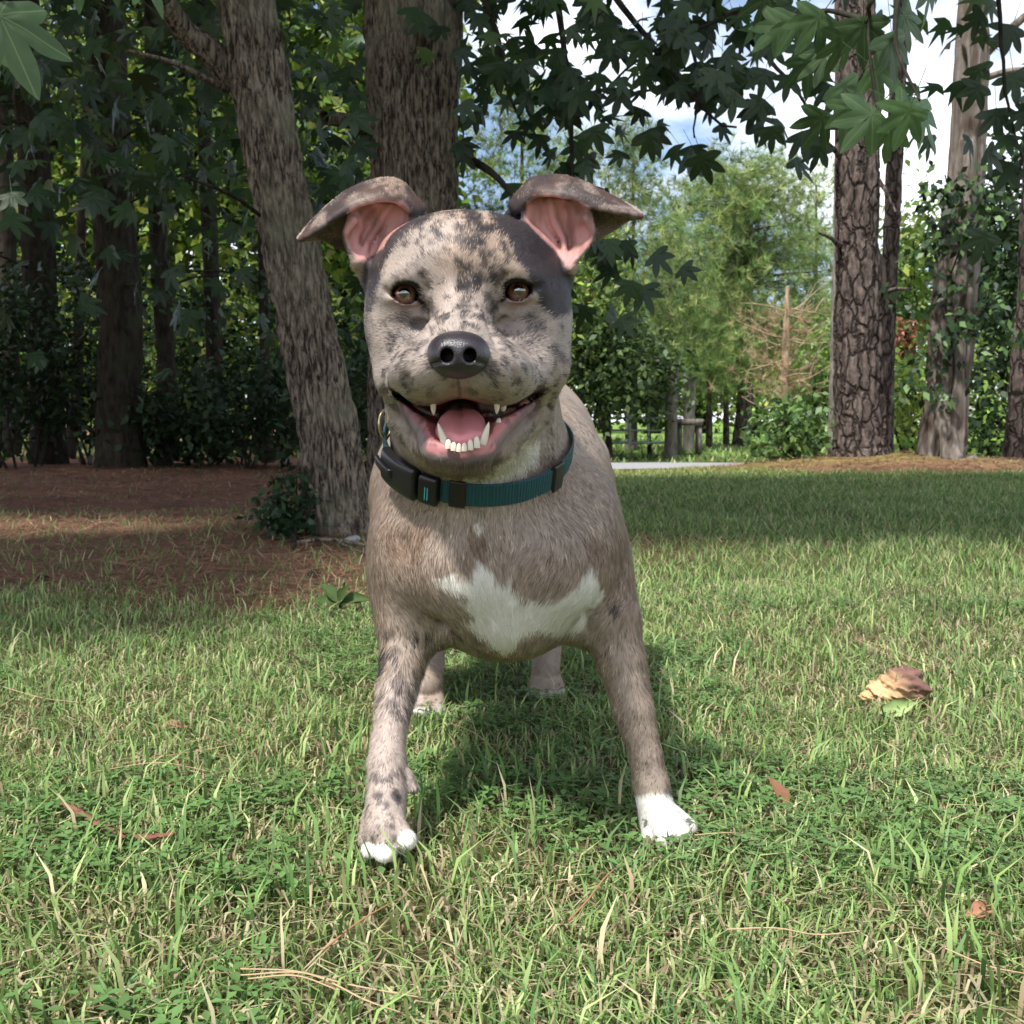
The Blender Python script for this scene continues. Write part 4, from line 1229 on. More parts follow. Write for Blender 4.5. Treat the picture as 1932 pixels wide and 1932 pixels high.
# farm gate, posts and trough across the road
gate = empty('farm_gate', tuple(P(1230, 866, 12.9) * (1, 1, 0))); tag(gate, 'pale tubular metal farm gate across the road', 'gate')
gmat = simple_mat('galvanised_tube', lin(168, 180, 176), 0.45, 0.5)
gmat.node_tree.nodes['Principled BSDF'].inputs['Metallic'].default_value = 0.4
gl, gr = P(1150, 795, 12.9)[0], P(1258, 795, 12.9)[0]
for k in range(6):
    z = 0.16 + k * 0.145
    limb(gate, [(gl, 12.9, z), ((gl + gr) / 2, 12.9, z), (gr, 12.9, z)], 0.014, 0.014, gmat, 1, 'rail', 8, 4)
for x_ in (gl, gl + (gr - gl) * 0.35, gl + (gr - gl) * 0.68, gr):
    limb(gate, [(x_, 12.9, 0.14), (x_, 12.9, 0.5), (x_, 12.9, 0.90)], 0.018, 0.018, gmat, 1, 'upright', 8, 4)
for k, (u, Y, r_, h_, lab) in enumerate(((1266, 12.9, 0.075, 1.05, 'weathered wooden gate post at the right end of the farm gate'), (1300, 15, 0.08, 1.0, 'wooden fence post beside the trough'), (1186, 15.5, 0.05, 1.0, 'thin dark post standing in the field behind the gate'))):
    x_ = P(u, 795, Y)[0]
    root = empty('fence_post', (x_, Y, 0)); tag(root, lab, 'post')
    V, F, _ = tube(np.array([[x_, Y, -0.05, r_], [x_, Y, h_ * 0.5, r_ * 0.98], [x_ + 0.01, Y, h_, r_ * 0.92], [x_ + 0.01, Y, h_ + 0.02, 0.005]]), 20, 14, None)
    part('shaft', V, F, BARK_THIN, root)
tr = empty('trough', (P(1300, 795, 13.6)[0], 13.6, 0)); tag(tr, 'low grey trough on legs beside the gate post', 'trough')
bx_ = P(1300, 795, 13.6)[0]
def box(x0, x1, y0, y1, z0, z1):
    V = np.array([(x, y, z) for x in (x0, x1) for y in (y0, y1) for z in (z0, z1)], float)
    F = np.array([(0, 1, 3, 2), (4, 6, 7, 5), (0, 4, 5, 1), (2, 3, 7, 6), (0, 2, 6, 4), (1, 5, 7, 3)])
    return V, F
part('basin', *box(bx_ - 0.15, bx_ + 0.15, 13.45, 13.75, 0.36, 0.44), BARK_THIN, tr, False)
for dx in (-0.12, 0.12):
    for dy in (-0.11, 0.11):
        part('leg', *box(bx_ + dx - 0.02, bx_ + dx + 0.02, 13.6 + dy - 0.02, 13.6 + dy + 0.02, -0.02, 0.358), BARK_THIN, tr, False)
# ================================================================== the dog
def proj(p):
    """front view coordinates of points of the dog, used to lay out the coat pattern"""
    x, y, z = p[:, 0], p[:, 1], p[:, 2] - CAMZ
    c, s = math.cos(PITCH), math.sin(PITCH)
    d = y * c - z * s
    return 966 + FPX * x / d, 966 - FPX * (z * c + y * s) / d

def polyline(pts, n):
    pts = np.asarray(pts, float)
    # Catmull-Rom
    q = np.vstack([2 * pts[0] - pts[1], pts, 2 * pts[-1] - pts[-2]])
    t = np.linspace(0, len(pts) - 1 - 1e-6, n)
    i = t.astype(int); f = (t - i)[:, None]
    a, b, c, d = q[i], q[i + 1], q[i + 2], q[i + 3]
    return 0.5 * (2 * b + (c - a) * f + (2 * a - 5 * b + 4 * c - d) * f ** 2 + (3 * b - a - 3 * c + d) * f ** 3)

def PP(uvY):
    return np.array([P(*q) for q in uvY])

dog = Solid()
def surf_at(u, v, y0=0.90, y1=1.30, n=160):
    Y = np.linspace(y0, y1, n)
    d = dog.ev(np.array([P(u, v, y) for y in Y]))
    k = np.argmax(d < 0)
    return Y[k] if d[k] < 0 else y1
def E(u, v, Y, ru, rv, ry, k=0.014, op='+', rot=None):
    dog.ell(P(u, v, Y), (px(ru, Y), ry, px(rv, Y)), k, op, rot)
def C(a, ra, b, rb, k=0.012, op='+'):
    dog.cone(P(*a), P(*b), px(ra, a[2]), px(rb, b[2]), k, op)

# trunk
dog.ell((-0.005, 1.44, 0.365), (0.118, 0.27, 0.118), 0.03)
dog.ell((0.0, 1.66, 0.375), (0.092, 0.15, 0.096), 0.04)
E(930, 940, 1.25, 232, 222, 0.17, 0.03)                # withers and rib cage
E(946, 1040, 1.17, 205, 192, 0.17, 0.03)               # chest
E(775, 1040, 1.125, 78, 150, 0.085, 0.03)              # shoulders
E(1108, 1050, 1.14, 70, 165, 0.085, 0.03)
E(872, 1075, 1.055, 92, 80, 0.05, 0.035)               # pectorals
E(1020, 1080, 1.06, 95, 80, 0.05, 0.035)
E(962, 1160, 1.10, 85, 72, 0.08, 0.03)                 # breastbone
C((955, 1060, 1.012), 1.5, (962, 1195, 1.04), 1.5, 0.012, '-')   # parting of the chest
C((838, 1165, 1.055), 8, (812, 1060, 1.045), 4, 0.025, '-')
C((1108, 1185, 1.07), 8, (1095, 1070, 1.06), 4, 0.025, '-')
for qa, qb in (((961, 1096), (963, 1140)), ((963, 1140), (967, 1200))):
    ya, yb = surf_at(*qa), surf_at(*qb)
    C((*qa, ya + 0.0005), 2.2, (*qb, yb + 0.0005), 2.2, 0.005)
# neck
C((882, 640, 1.06), 152, (915, 960, 1.15), 172, 0.03)
C((878, 800, 1.045), 122, (912, 985, 1.10), 146, 0.03)
# head
E(882, 530, 1.005, 178, 116, 0.088, 0.02)
E(878, 478, 0.985, 138, 52, 0.07, 0.025)
E(874, 506, 0.955, 105, 78, 0.052, 0.025)               # forehead
E(763, 618, 1.0, 72, 92, 0.062, 0.025)                 # cheeks
E(1008, 614, 1.0, 70, 92, 0.062, 0.025)
E(796, 690, 0.98, 76, 66, 0.055, 0.02)
E(980, 684, 0.98, 80, 66, 0.055, 0.02)
E(780, 524, 0.938, 50, 22, 0.022, 0.018, rot=(0, -0.25, 0))   # brows
E(968, 519, 0.938, 50, 22, 0.022, 0.018, rot=(0, 0.25, 0))
E(768, 560, 0.948, 42, 34, 0.021, 0.014)               # lids over the eyeballs
E(977, 555, 0.948, 42, 34, 0.021, 0.014)
C((874, 565, 0.945), 52, (866, 645, 0.872), 50, 0.02)  # bridge of the muzzle
E(866, 690, 0.900, 112, 66, 0.058, 0.025)              # muzzle
E(806, 706, 0.898, 68, 50, 0.046, 0.015)               # flews
E(929, 704, 0.898, 72, 50, 0.046, 0.015)
C((785, 728, 0.905), 36, (742, 722, 0.962), 30, 0.015)
C((955, 726, 0.905), 38, (1030, 708, 0.962), 30, 0.015)
C((758, 782, 1.0), 27, (764, 700, 0.98), 40, 0.02)
C((1016, 776, 1.0), 27, (1022, 690, 0.98), 40, 0.02)
# lower jaw
C((846, 850, 0.888), 28, (896, 849, 0.888), 28, 0.014)
C((834, 838, 0.889), 22, (774, 768, 0.952), 16, 0.010)
C((909, 836, 0.889), 22, (992, 760, 0.952), 17, 0.010)
E(868, 848, 0.95, 80, 34, 0.072, 0.02)
E(880, 815, 1.005, 118, 72, 0.07, 0.03)
# mouth
E(869, 796, 0.880, 62, 43, 0.055, 0.006, '-')
C((869, 798, 0.87), 40, (869, 792, 0.965), 38, 0.006, '-')
for (path, sd) in (([(824, 784), (800, 779), (778, 768), (758, 753), (750, 746), (744, 741)], -1), ([(914, 783), (945, 779), (972, 769), (1000, 752), (1012, 744), (1021, 738)], 1)):
    for (u0, v0), (u1, v1), r0 in zip(path[:-1], path[1:], (14, 9, 5.5, 3.5, 2)):
        for f in (0.0, 0.5):
            E(u0 + (u1 - u0) * f, v0 + (v1 - v0) * f, 0.905, 12, r0, 0.055, 0.004, '-', rot=(0, -0.6 * sd, 0))
C((866, 716, 0.838), 1.5, (866, 756, 0.845), 2.0, 0.007, '-')  # philtrum
# eye openings
EYES = [((767, 555, 0.9425), 0.0128), ((976.5, 550, 0.9425), 0.0128)]
for (q, r), tilt in zip(EYES, (0.12, -0.12)):
    E(q[0], q[1] + 1.0, 0.935, 25, 17.5, 0.030, 0.003, '-', rot=(0, tilt, 0))
    sg = 1 if tilt > 0 else -1
    C((q[0] + sg * 18, q[1] + 8, 0.925), 6, (q[0] + sg * 29, q[1] + 15, 0.925), 2.5, 0.003, '-')
# creases of the face, laid on the surface itself
def surf(u, v, y0=0.80, y1=1.10, n=160):
    Y = np.linspace(y0, y1, n)
    d = dog.ev(np.array([P(u, v, y) for y in Y]))
    k = np.argmax(d < 0)
    return Y[k] if d[k] < 0 else y1
def crease(path, r, k=0.007, out=0.0005):
    q = [(u, v, surf(u, v) - out) for u, v in path]
    q = [(u, v, Y) for (u, v, Y) in q if Y < 1.05]
    for a, b in zip(q[:-1], q[1:]):
        C(a, r, b, r, k, '-')
for path, r in (([(1050, 698), (1047, 730), (1036, 768), (1022, 800)], 3.0), ([(1063, 690), (1058, 730), (1048, 770)], 2.6), ([(724, 715), (735, 752), (750, 790)], 2.8),
                ([(822, 604), (808, 632), (800, 660)], 2.4), ([(918, 602), (931, 632), (938, 658)], 2.4), ([(871, 515), (873, 545), (874, 580)], 3.4), ([(806, 548), (797, 526)], 2.6), ([(944, 544), (954, 522)], 2.6),
                ([(842, 586), (868, 582), (894, 585)], 2.0), ([(848, 604), (868, 600), (888, 603)], 1.8), ([(742, 580), (767, 589), (797, 583)], 2.4), ([(948, 579), (977, 584), (1004, 575)], 2.4),
                ([(728, 549), (741, 554)], 2.0), ([(1003, 545), (1018, 541)], 2.0), ([(800, 578), (816, 600)], 3.2), ([(942, 574), (926, 598)], 3.2), ([(775, 690), (768, 712), (772, 730)], 1.8), ([(962, 690), (972, 710), (968, 728)], 1.8)):
    crease(path, r)
# front leg, raised (left of the picture)
C((790, 1080, 1.12), 75, (772, 1190, 1.085), 60, 0.03)
dog.chain([(P(772, 1190, 1.085), px(55, 1.08)), (P(750, 1300, 1.05), px(39, 1.05)), (P(732, 1395, 1.02), px(32, 1.02)),
           (P(730, 1440, 1.005), px(37, 1.0)), (P(728, 1500, 0.985), px(38, 0.985)), (P(727, 1560, 0.965), px(40, 0.965))], 0.004)
for (a, b, r) in (((712, 1560, 0.962), (701, 1600, 0.956), 19), ((735, 1565, 0.955), (728, 1605, 0.947), 21),
                  ((752, 1560, 0.957), (767, 1584, 0.950), 18), ((700, 1540, 0.975), (692, 1585, 0.968), 18)):
    C(a, r, b, r, 0.0045)
E(727, 1611, 0.945, 20, 18, 0.011, 0.005); E(700, 1605, 0.954, 16, 17, 0.010, 0.005); E(768, 1587, 0.948, 16, 15, 0.010, 0.005)
C((768, 1462, 1.0), 12, (780, 1488, 0.995), 11, 0.006)
C((752, 1596, 0.968), 22, (730, 1600, 0.968), 20, 0.005)       # pads
# front leg, planted (right of the picture)
C((1105, 1080, 1.13), 75, (1150, 1170, 1.10), 60, 0.03)
dog.chain([(P(1150, 1170, 1.10), px(60, 1.1)), (P(1172, 1245, 1.085), px(46, 1.085)), (P(1196, 1340, 1.07), px(38, 1.07)), (P(1218, 1425, 1.06), px(32, 1.06)),
           (P(1228, 1480, 1.055), px(35, 1.055)), (P(1240, 1535, 1.045), px(36, 1.045))], 0.004)
for (a, b, r) in (((1225, 1545, 1.045), (1228, 1582, 1.03), 19), ((1245, 1545, 1.035), (1256, 1584, 1.015), 20),
                  ((1262, 1540, 1.035), (1286, 1572, 1.022), 19), ((1272, 1535, 1.045), (1302, 1562, 1.035), 16)):
    C(a, r, b, r, 0.0045)
# hind legs
for sx, (hx, hy, kx, ky, ox, oy, fx, fy) in ((1, (0.075, 1.66, 0.10, 1.53, 0.058, 1.70, 0.050, 1.60)), (-1, (-0.085, 1.62, -0.12, 1.46, -0.118, 1.62, -0.118, 1.50))):
    dog.chain([((hx, hy, 0.34), 0.075), ((kx, ky, 0.225), 0.048), ((ox, oy, 0.145), 0.025), ((fx, fy, 0.045), 0.021)], 0.02)
    for t in (-1.5, -0.5, 0.5, 1.5):
        dog.cone((fx + t * 0.008, fy, 0.032), (fx + t * 0.0125, fy - 0.035 + abs(t) * 0.006, 0.016), 0.011, 0.010, 0.005)
# tail
dog.chain([((0.0, 1.78, 0.42), 0.026), ((0.02, 1.87, 0.44), 0.018), ((0.05, 1.95, 0.50), 0.012), ((0.08, 1.99, 0.57), 0.006)], 0.02)

# ears: curved sheets of skin, given thickness and blended into the skull
def ear(top, low, band, outer, inner, s):
    n = 56
    pts, rad = [], []
    T, L, B = polyline(top, n), polyline(low, n), polyline(band, n)
    w = np.linspace(0, 1, n)
    for j in range(n):
        roll = math.sin(math.pi * min(1, 0.12 + 0.88 * w[j])) ** 0.6
        for t in np.linspace(0, 1, 26):                     # back of the flap
            uv = L[j] + (T[j] - L[j]) * t
            Y = 1.012 - 0.020 * t ** 2 - 0.010 * (1 - w[j])
            pts.append(P(uv[0], uv[1], Y)); rad.append(0.0026)
        for t in np.linspace(0, 1, 14)[1:]:                 # the part folded forward
            uv = T[j] + (B[j] - T[j]) * t
            Y = 0.992 - 0.010 * (1 - w[j]) - 0.024 * roll * math.sin(t * math.pi / 2) 
            pts.append(P(uv[0], uv[1] + 1.5 * math.sin(t * math.pi), Y)); rad.append(0.0026)
    O, H = polyline(outer, n), polyline(inner, n)
    for j in range(n):                                      # the cup
        for t in np.linspace(0, 1, 40):
            uv = O[j] + (H[j] - O[j]) * t
            d = math.sin(math.pi * min(1, t * 0.9 + 0.04)) 
            deep = 0.021 * (0.35 + 0.65 * math.sin(math.pi * min(1, 0.25 + w[j] * 0.75)))
            Y = 0.972 + 0.010 * t + deep * d - 0.016 * math.exp(-((t - 0.48 - 0.12 * w[j]) / 0.06) ** 2) * (1 - 0.8 * w[j]) - 0.007 * math.exp(-((t - 0.74) / 0.05) ** 2) * (1 - w[j]) - 0.005 * math.exp(-((t - 0.25) / 0.06) ** 2)
            pts.append(P(uv[0], uv[1], Y)); rad.append(0.0022)
    dog.cloud(pts, np.array(rad), 0.004)
    # small pocket in the outer edge
ear([(565, 449), (590, 419), (620, 390), (652, 364), (688, 347), (715, 340), (739, 339), (762, 348), (782, 372), (800, 393)],
    [(567, 452), (590, 450), (612, 451), (640, 465), (662, 474), (690, 470), (715, 458), (735, 444), (755, 432), (785, 418)],
    [(567, 452), (597, 437), (628, 414), (655, 398), (682, 385), (705, 379), (725, 377), (748, 380), (768, 396), (788, 412)],
    [(674, 494), (662, 478), (652, 454), (649, 437), (655, 416), (656, 401), (664, 391), (690, 382)],
    [(690, 496), (712, 482), (733, 464), (748, 450), (760, 438), (770, 419), (775, 402), (772, 386)], 1)
ear([(1211, 407), (1195, 394), (1162, 376), (1123, 356), (1092, 342), (1061, 334), (1036, 333), (1006, 338), (982, 360), (962, 386)],
    [(1210, 409), (1183, 414), (1155, 433), (1125, 450), (1108, 455), (1085, 455), (1060, 445), (1035, 435), (1010, 425), (980, 408)],
    [(1210, 409), (1178, 402), (1145, 396), (1110, 388), (1090, 376), (1069, 371), (1037, 367), (1012, 368), (995, 380), (975, 405)],
    [(1076, 508), (1088, 490), (1109, 466), (1119, 450), (1122, 433), (1116, 411), (1112, 393), (1085, 377)],
    [(1062, 504), (1042, 474), (1022, 452), (1003, 434), (990, 420), (987, 405), (991, 388), (1006, 372)], -1)
C((664, 412, 0.975), 9, (678, 420, 0.985), 7, 0.003); C((652, 440, 0.974), 6, (668, 418, 0.972), 7, 0.004)
C((1106, 410, 0.975), 8, (1094, 420, 0.985), 7, 0.003); C((1119, 436, 0.974), 6, (1106, 414, 0.972), 7, 0.004)
C((680, 500, 0.985), 14, (700, 520, 1.0), 20, 0.014)
C((1072, 505, 0.985), 12, (1060, 520, 1.0), 20, 0.014)
C((705, 470, 1.03), 26, (770, 420, 1.03), 36, 0.02)
C((1055, 465, 1.03), 26, (990, 415, 1.03), 36, 0.02)

VOX = 0.0022
dv, df = dog.mesh((-0.26, 0.80, -0.01), (0.22, 2.04, 0.66), VOX)
dv = dv + 0.0006 * (fbm(dv, 90, 3, 5)[:, None] - 0.5)
body_me = mesh_np('dog_body', dv, df, True)
vn = np.zeros(len(dv) * 3, dtype=np.float32)
body_me.vertices.foreach_get('normal', vn)
vn = vn.reshape(-1, 3).astype(float)

# ---- coat colour
def segd(u, v, pts):
    d = np.full(len(u), 1e9)
    for a, b in zip(pts[:-1], pts[1:]):
        a = np.array(a, float); b = np.array(b, float); ab = b - a
        t = np.clip(((u - a[0]) * ab[0] + (v - a[1]) * ab[1]) / (ab @ ab + 1e-9), 0, 1)
        d = np.minimum(d, np.hypot(u - a[0] - t * ab[0], v - a[1] - t * ab[1]))
    return d

FAWN = np.array(lin(163, 146, 131)); GREY = np.array(lin(165, 152, 143)); DARK = np.array(lin(54, 48, 50))
BROWN = np.array(lin(136, 114, 97)); WHITE = np.array(lin(230, 224, 213)); PINK = np.array(lin(192, 142, 135))
def coat(p, n, rnd=None):
    u, v = proj(p)
    y = p[:, 1]
    N = len(p)
    head = (v < 930) & (y < 1.06)
    col = np.tile(FAWN, (N, 1))
    def put(c, m):
        nonlocal col
        m = np.clip(m, 0, 1)
        if rnd is not None: m = m * 0.25 + 0.75 * (m > rnd)
        m = m[:, None]
        col = col * (1 - m) + np.asarray(c) * m
    big = fbm(p, 14, 3, 1); med = fbm(p, 60, 3, 7); fine = fbm(p, 220, 2, 3)
    # face is greyer and paler, sides of the trunk browner
    put(GREY, sstep(900, 760, v) * (y < 1.05) * 0.75)
    put(lin(170, 148, 130), sstep(600, 470, v) * head * sstep(0.35, 0.65, big))
    put(BROWN, (v > 900) * sstep(0.45, 0.75, big) * 0.45)
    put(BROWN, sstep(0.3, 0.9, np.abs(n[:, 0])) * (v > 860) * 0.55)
    put(lin(120, 96, 78), sstep(975, 1000, v) * sstep(1110, 1030, v) * sstep(0.50, 0.62, fbm(p * np.array([1.6, 1, 0.6]), 22, 3, 4)) * 0.7)
    put(lin(178, 162, 152), (v > 1280) * (u < 800) * 0.7)
    # roan ticking
    put(DARK, sstep(0.56, 0.68, fine) * 0.65 * head * sstep(0.36, 0.52, fbm(p, 32, 2, 77)))
    put(DARK, sstep(0.54, 0.64, fbm(p * np.array([1, 1, 0.5]), 170, 2, 33)) * sstep(0.42, 0.55, fbm(p, 26, 2, 34)) * 0.75 * (v > 1190) * np.where(u > 950, 0.25, 0.8))
    put(DARK, sstep(0.56, 0.64, fbm(p, 105, 2, 35)) * sstep(0.44, 0.54, big) * 0.7 * head)
    # spots and patches of the head
    wob = (fbm(p, 130, 3, 21) - 0.5) * 26
    def blot(pts, r, s=1.0, soft=7):
        put(DARK, (1 - sstep(r - soft, r + soft, segd(u, v, pts) + wob)) * s * (y < 1.07) * (v < 900))
    blot([(958, 398), (985, 425), (1010, 480), (1040, 530), (1055, 560)], 36, 0.97)          # black band over the right ear
    blot([(1010, 440), (1045, 500), (1062, 545)], 20, 0.97)
    blot([(800, 402), (756, 436), (710, 490), (698, 540)], 18, 0.9)
    blot([(698, 520), (700, 580)], 12, 0.85); blot([(692, 600), (694, 650)], 9, 0.7)
    blot([(885, 398), (900, 415)], 15, 0.9); blot([(850, 408), (858, 412)], 8, 0.7)
    for q in ((817, 435, 9), (832, 448, 8), (884, 462, 10), (902, 456, 8), (926, 431, 9), (945, 428, 8), (862, 490, 6), (884, 500, 7), (900, 520, 8), (952, 472, 6),
              (868, 430, 6), (910, 480, 6), (840, 470, 5), (890, 530, 10), (930, 530, 7), (800, 512, 7), (912, 440, 6), (790, 430, 6)):
        blot([(q[0], q[1]), (q[0] + 2, q[1] + 3)], q[2], 0.8, 5)
    blot([(875, 530), (885, 548), (880, 575), (874, 600)], 10, 0.75)
    blot([(760, 592), (775, 610), (770, 635), (782, 652)], 10, 0.6, 9); blot([(745, 600), (755, 620)], 9, 0.4, 9)
    blot([(1005, 600), (1018, 625), (990, 640)], 18, 0.6, 12); blot([(1040, 660), (1065, 680)], 10, 0.6, 8); blot([(1030, 560), (1060, 580)], 10, 0.8)
    blot([(800, 570), (815, 590)], 9, 0.6, 9); blot([(940, 570), (922, 590)], 8, 0.5, 9); blot([(758, 690), (762, 705)], 5, 0.5)
    # black fur inside the neck folds and small spots on body
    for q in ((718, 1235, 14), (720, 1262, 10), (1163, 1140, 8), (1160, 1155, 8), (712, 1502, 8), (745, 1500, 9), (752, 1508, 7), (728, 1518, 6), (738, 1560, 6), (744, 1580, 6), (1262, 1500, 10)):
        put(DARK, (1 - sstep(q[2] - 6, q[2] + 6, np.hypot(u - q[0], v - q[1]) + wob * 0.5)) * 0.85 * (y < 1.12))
    # white
    w = poly_dist(u, v, [(814, 1092), (862, 1083), (890, 1094), (901, 1060), (926, 1082), (943, 1103), (963, 1095), (977, 1124), (1012, 1136), (1057, 1133), (1093, 1108), (1114, 1066), (1128, 1088), (1144, 1124),
                         (1122, 1150), (1100, 1186), (1057, 1197), (1008, 1188), (981, 1200), (971, 1226), (951, 1235), (926, 1216), (898, 1192), (866, 1172), (894, 1166), (864, 1138), (886, 1125), (838, 1110)])
    put(WHITE, (1 - sstep(-6, 6, w + wob * 0.45)) * (y < 1.25) * 0.95)
    put(WHITE, (1 - sstep(-7, 7, segd(u, v, [(925, 905), (985, 870), (1010, 850)]) - 18 + wob)) * (y < 1.03) * 0.8)
    put(WHITE, (1 - sstep(-7, 7, segd(u, v, [(880, 915), (940, 912)]) - 12 + wob)) * (y < 1.05) * 0.8)
    put(WHITE, (1 - sstep(-4, 6, np.hypot(u - 905, v - 1000) - 8 + wob)) * 0.7 * (y < 1.1))
    put(WHITE, sstep(1492, 1508, v + wob * 0.4 - 0.25 * np.maximum(u - 1255, 0)) * (u > 1150) * (y < 1.2) * 1.0)
    put(WHITE, sstep(1588, 1598, v + wob * 0.2) * (u < 764) * (y < 1.2)); put(WHITE, (1 - sstep(18, 22, np.hypot(u - 771, v - 1585))) * (y < 1.2))
    put(WHITE, sstep(0.026, 0.016, p[:, 2] + wob * 0.0004) * (y > 1.3) * 0.8)
    bare = np.zeros(N)
    def skin(c, m):
        nonlocal bare
        m = np.clip(m, 0, 1)
        put(c, m)
        bare = np.maximum(bare, m)
    # ears
    flapL = poly_dist(u, v, [(560, 455), (590, 412), (652, 358), (700, 335), (750, 330), (790, 365), (806, 395), (770, 392), (748, 381), (725, 378), (705, 380), (682, 386), (663, 394), (653, 402), (656, 415), (647, 438), (662, 480), (630, 470)])
    flapR = poly_dist(u, v, [(1216, 408), (1162, 370), (1090, 335), (1036, 326), (1000, 335), (975, 360), (958, 388), (985, 400), (992, 382), (1012, 369), (1037, 368), (1069, 372), (1090, 377), (1112, 390), (1120, 412), (1126, 436), (1124, 455), (1160, 440)])
    earz = (y > 0.955) & (v < 500)
    e = np.maximum((flapL < 1), (flapR < 1)) & earz
    put(lin(80, 63, 57), e * (0.55 + 0.45 * sstep(0.4, 0.6, med))); put(DARK, e * sstep(0.52, 0.62, fbm(p, 45, 3, 9)) * 0.7)
    cupL = poly_dist(u, v, [(678, 497), (650, 452), (648, 436), (655, 402), (664, 391), (690, 381), (725, 376), (760, 380), (772, 390), (770, 420), (752, 444), (730, 464), (705, 482)])
    cupR = poly_dist(u, v, [(1072, 508), (1110, 468), (1122, 440), (1118, 410), (1112, 392), (1085, 375), (1037, 366), (1008, 368), (993, 385), (989, 415), (1005, 432), (1022, 450), (1045, 472)])
    cup = np.clip(-np.minimum(cupL, cupR) / 5 + 0.3, 0, 1) * (y > 0.955) * (n[:, 1] < 0.35)
    skin(PINK * (0.75 + 0.5 * fbm(p, 40, 2, 6))[:, None], cup)
    put(lin(132, 96, 86), cup * sstep(0.46, 0.62, fbm(p * np.array([1.5, 1, 0.6]), 60, 3, 31)) * 0.65)
    # mouth
    cav = np.minimum(np.hypot((u - 869) / 62, (v - 796) / 44), 3)
    inside = (cav < 1.05) & (n[:, 1] > -0.55) & (y < 1.0)
    slitd = np.minimum(segd(u, v, [(820, 782), (768, 757), (738, 738)]), segd(u, v, [(918, 780), (985, 758), (1034, 728)]))
    lowlip = np.minimum(segd(u, v, [(772, 768), (800, 800), (824, 836)]), segd(u, v, [(996, 760), (956, 796), (919, 834)]))
    front = (y < 0.985) & (v < 900)
    skin(lin(196, 122, 116), (1 - sstep(8, 17, lowlip + wob * 0.35)) * front * (v > 758))
    skin(lin(112, 92, 94), (1 - sstep(8, 20, np.minimum(segd(u, v, [(760, 772), (788, 814), (812, 850)]), segd(u, v, [(1010, 768), (970, 808), (931, 850)])) + wob * 0.3)) * front * 0.7)
    skin(lin(190, 128, 128), (1 - sstep(9, 15, segd(u, v, [(815, 842), (868, 856), (925, 842)]) + wob * 0.2)) * front)
    put(lin(98, 84, 84), (1 - sstep(8, 16, segd(u, v, [(812, 868), (868, 876), (930, 866)]) + wob * 0.5)) * front * 0.8)
    lipm = (1 - sstep(10, 26, np.minimum(lowlip, segd(u, v, [(815, 842), (868, 856), (925, 842)])))) * front * (v > 758)
    put(lin(104, 84, 86), lipm * sstep(0.50, 0.62, fbm(p, 150, 3, 91)) * 0.75)
    put(lin(92, 80, 80), (1 - sstep(6, 14, segd(u, v, [(812, 884), (868, 892), (925, 884)]) + wob * 0.3)) * front * 0.5)
    skin(lin(66, 48, 47), (slitd < 12) * (y < 0.995) * (y > 0.915) * (n[:, 1] > -0.35) * 0.95 * (v < 790))
    skin(lin(132, 74, 74), inside * 1.0)
    skin(lin(128, 66, 62), inside * sstep(0.90, 0.93, y))
    put(lin(170, 130, 128), (1 - sstep(8, 26, segd(u, v, [(866, 715), (866, 752)]))) * (y < 0.9) * 0.5)
    skin(lin(70, 58, 58), (1 - sstep(1.5, 3.5, segd(u, v, [(866, 712), (866, 756)]))) * (y < 0.9) * 0.9)
    skin(lin(120, 100, 98), (1 - sstep(3, 8, segd(u, v, [(806, 768), (840, 760), (866, 755), (895, 759), (930, 766)]))) * (y < 0.93) * 0.7)
    # rims of the eyes
    for (q, r), s in zip(EYES, (1, -1)):
        a = np.hypot((u - q[0]) / 26, (v - q[1]) / 21.5)
        skin(lin(20, 16, 16), (1 - sstep(1.06, 1.22, a - 0.12 * sstep(q[1] - 2, q[1] - 14, v))) * (y < 1.0) * (v < q[1] + 5))
        skin(lin(150, 122, 118), sstep(0.9, 1.0, a) * (1 - sstep(1.18, 1.36, a)) * (y < 1.0) * (v > q[1] + 7))
        skin(lin(30, 24, 24), (1 - sstep(3, 6, segd(u, v, [(q[0] + s * 22, q[1] + 10), (q[0] + s * 30, q[1] + 16)]))) * (y < 1.0))
    for uc in (843, 887):
        skin(lin(8, 7, 8), (np.hypot(u - uc, v - 669) < 17) * (y < 0.90) * 1.0)  # dark skin behind the nostrils, blackened further in place of depth shade
    skin(lin(90, 60, 58), ((p[:, 2] < 0.03) & (n[:, 2] < -0.5)) * 1.0)
    return col, bare

dcol, bare = coat(dv, vn)
skin_tone = dcol * (0.9 + 0.1 * bare)[:, None]
set_col(body_me, skin_tone)
skin_mat = attr_mat('dog_skin', 0.55, 0.25, sub=0.0)
tag_dog = empty('dog', (0, 1.2, 0))
tag(tag_dog, 'grey-brown merle dog with white chest walking towards the viewer, mouth open', 'dog')
def dog_part(name, me, mat, parent=tag_dog):
    o = obj(name, me, mat, parent)
    if parent is tag_dog:
        o.matrix_parent_inverse = Matrix.Translation((0, -1.2, 0))
    return o
dog_body = dog_part('body', body_me, skin_mat)

